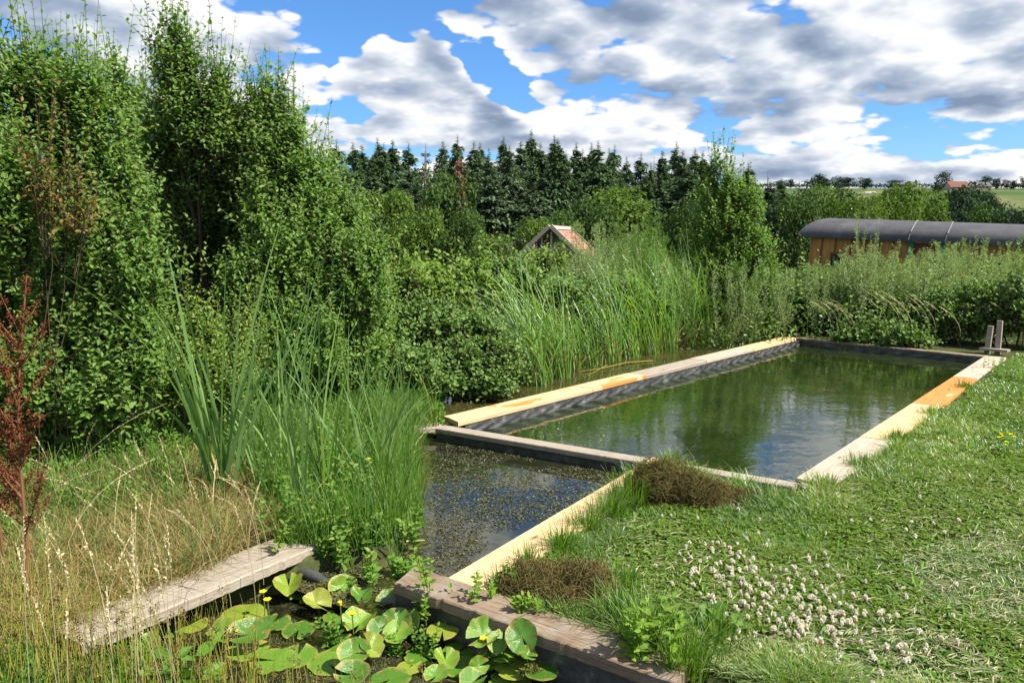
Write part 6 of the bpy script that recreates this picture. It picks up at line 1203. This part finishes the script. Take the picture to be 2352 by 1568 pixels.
# rushes in the bottom corner, clump by clump
def rush(u, v, n, H, label, spread=.10, mat='rush'):
    p = at(u, v, -.15); g = Geo()
    b_ = np.column_stack([rng.normal(size=(n, 2))*spread, np.zeros(n)]); d = nrm(np.column_stack([rng.normal(size=(n, 2))*.13, np.ones(n)])); h = 1.35*H*rng.uniform(.5, 1.05, n); tt = np.linspace(0, 1, 5); bend = rv(n)*.02
    P_ = b_[:, None]+d[:, None]*(h[:, None]*tt)[..., None]+bend[:, None]*(tt**2)[None, :, None]; tubes(g, P_, .0025*(1.15-tt)*np.ones((n, 1)), 4, None, 0)
    m_ = int(n*.5); q = P_[:m_, 3]*(1-.2)+P_[:m_, 4]*.2
    for j in range(16): scatter(g, *DIAM, q+rv(m_)*.008, orient(rv(m_), rv(m_)), .012, None, 1)
    o = g.build('rush_clump', [M[mat], M['brown']]); o.location = (p[0], p[1], max(-.2, gz(p[0], p[1]))); tag(o, label, 'rushes', 'rush clumps at the bottom corner')
for i, (u, v, n, H) in enumerate(((70, 1640, 50, .46), (200, 1650, 55, .44), (330, 1660, 50, .42), (450, 1680, 44, .40), (570, 1690, 34, .38), (690, 1720, 22, .36), (820, 1720, 16, .38), (930, 1740, 12, .36), (20, 1560, 36, .46), (150, 1560, 36, .42), (270, 1540, 34, .38), (400, 1540, 28, .36), (520, 1570, 22, .34), (-80, 1600, 30, .5))):
    rush(u, v, n, H, ['clump of yellow-green rushes with brown heads in the corner, '+ords[i]+' along the picture bottom'][0])
# green ground growth in the corner
COR = poly_px([(-600, 1800), (120, 1480), (300, 1450), (420, 1520), (600, 1640), (600, 2000), (-400, 2100)])
g = Geo(); A_ = np.array(COR); p = rng.uniform(A_.min(0), A_.max(0), (60000, 2)); p = p[inpoly(p, COR)][:15000]; n = len(p); b_ = np.column_stack([p, np.maximum(ground_z(p[:, 0], p[:, 1]), -.2)])
blades(g, b_, rng.uniform(0, 6.28, n), np.abs(rng.normal(.12, .2, n)), rng.uniform(.06, .24, n), .005, np.abs(rng.normal(.2, .3, n)), 4, rng.uniform(.3, 1, n)); p = p[:1500]; n = len(p); shoots(g, b_[:n], nrm(rv(n)*.25+np.array([0, 0, 1.])), rng.uniform(.06, .17, n), 10, .034, 4, 0, LEAF, 1, 1, .0015, 1.0)
tag(g.build('corner_undergrowth', [M['sedge'], M['weed']]), 'green grass and small leaves at the feet of the rushes', 'undergrowth', kind='stuff')

# ------------------------------------------------------------------ the dark red docks
def dock(u, v, vt, label, nbr=18, lean=(.0, 0), thick=.009, seed=1):
    p = at(u, v, 0); H = atd(u, vt, p[1])[2]; root = empty('dock_plant', (p[0], p[1], gz(p[0], p[1]))); tag(root, label, 'dock plant', 'dark red docks'); g = Geo(); K_ = 9; tt = np.linspace(0, 1, K_)
    main = np.stack([lean[0]*H*tt**1.5+.012*np.sin(tt*7), lean[1]*H*tt+.01*np.cos(tt*6), H*tt], -1); tube1(g, main, thick*(1.15-tt*.85), 7, .5)
    segs = [main]
    for j in range(nbr):
        t = .28+.62*j/nbr+rng.uniform(-.02, .02); i0 = min(int(t*(K_-1)), K_-2); s = main[i0]+(main[i0+1]-main[i0])*(t*(K_-1)-i0); a = rng.uniform(0, 6.28) if j % 2 else rng.choice([0, pi])+rng.normal()*.4; L_ = (.36*(1-t)+.10)*rng.uniform(.7, 1.1)*H*.62
        q = np.linspace(0, 1, 6)[:, None]; P_ = s+np.array([cos(a)*.70, sin(a)*.55, 1.])*L_*q*[1, 1, 1]*np.array([1, 1, .92])+np.array([0, 0, .15*L_])*q**2; tube1(g, P_, thick*.42*(1.1-q[:, 0]), 5, .8); segs.append(P_)
    g.build('stem', M['dockstem'], root); sd = Geo()
    for i, P_ in enumerate(segs):
        Ls_ = np.linalg.norm(P_[-1]-P_[0]); m_ = int(Ls_*(70 if i else 65)); t = rng.uniform(.18 if i else .5, 1, m_); t = np.round(t*m_*.4)/(m_*.4); idx = np.clip((t*(len(P_)-1)).astype(int), 0, len(P_)-2); fr = t*(len(P_)-1)-idx; q = P_[idx]*(1-fr[:, None])+P_[idx+1]*fr[:, None]
        for _ in range(11): d = nrm(rv(m_)); scatter(sd, *DIAM, q+d*rng.uniform(.003, .017, (m_, 1)), orient(d, rv(m_)), .0125, None, 0)
    sd.build('seed_clusters', M['dock'], root)
dock(62, 1420, 610, 'tall dark red dock with crowded seed spikes, the larger of the two', 22, (.07, 0), .010); dock(6, 1330, 800, 'smaller dark red dock cut by the picture edge', 14, (-.02, 0), .008); dock(70, 1330, 900, 'thin rusty dock stalk leaning behind the tall one', 12, (-.05, 0), .006)
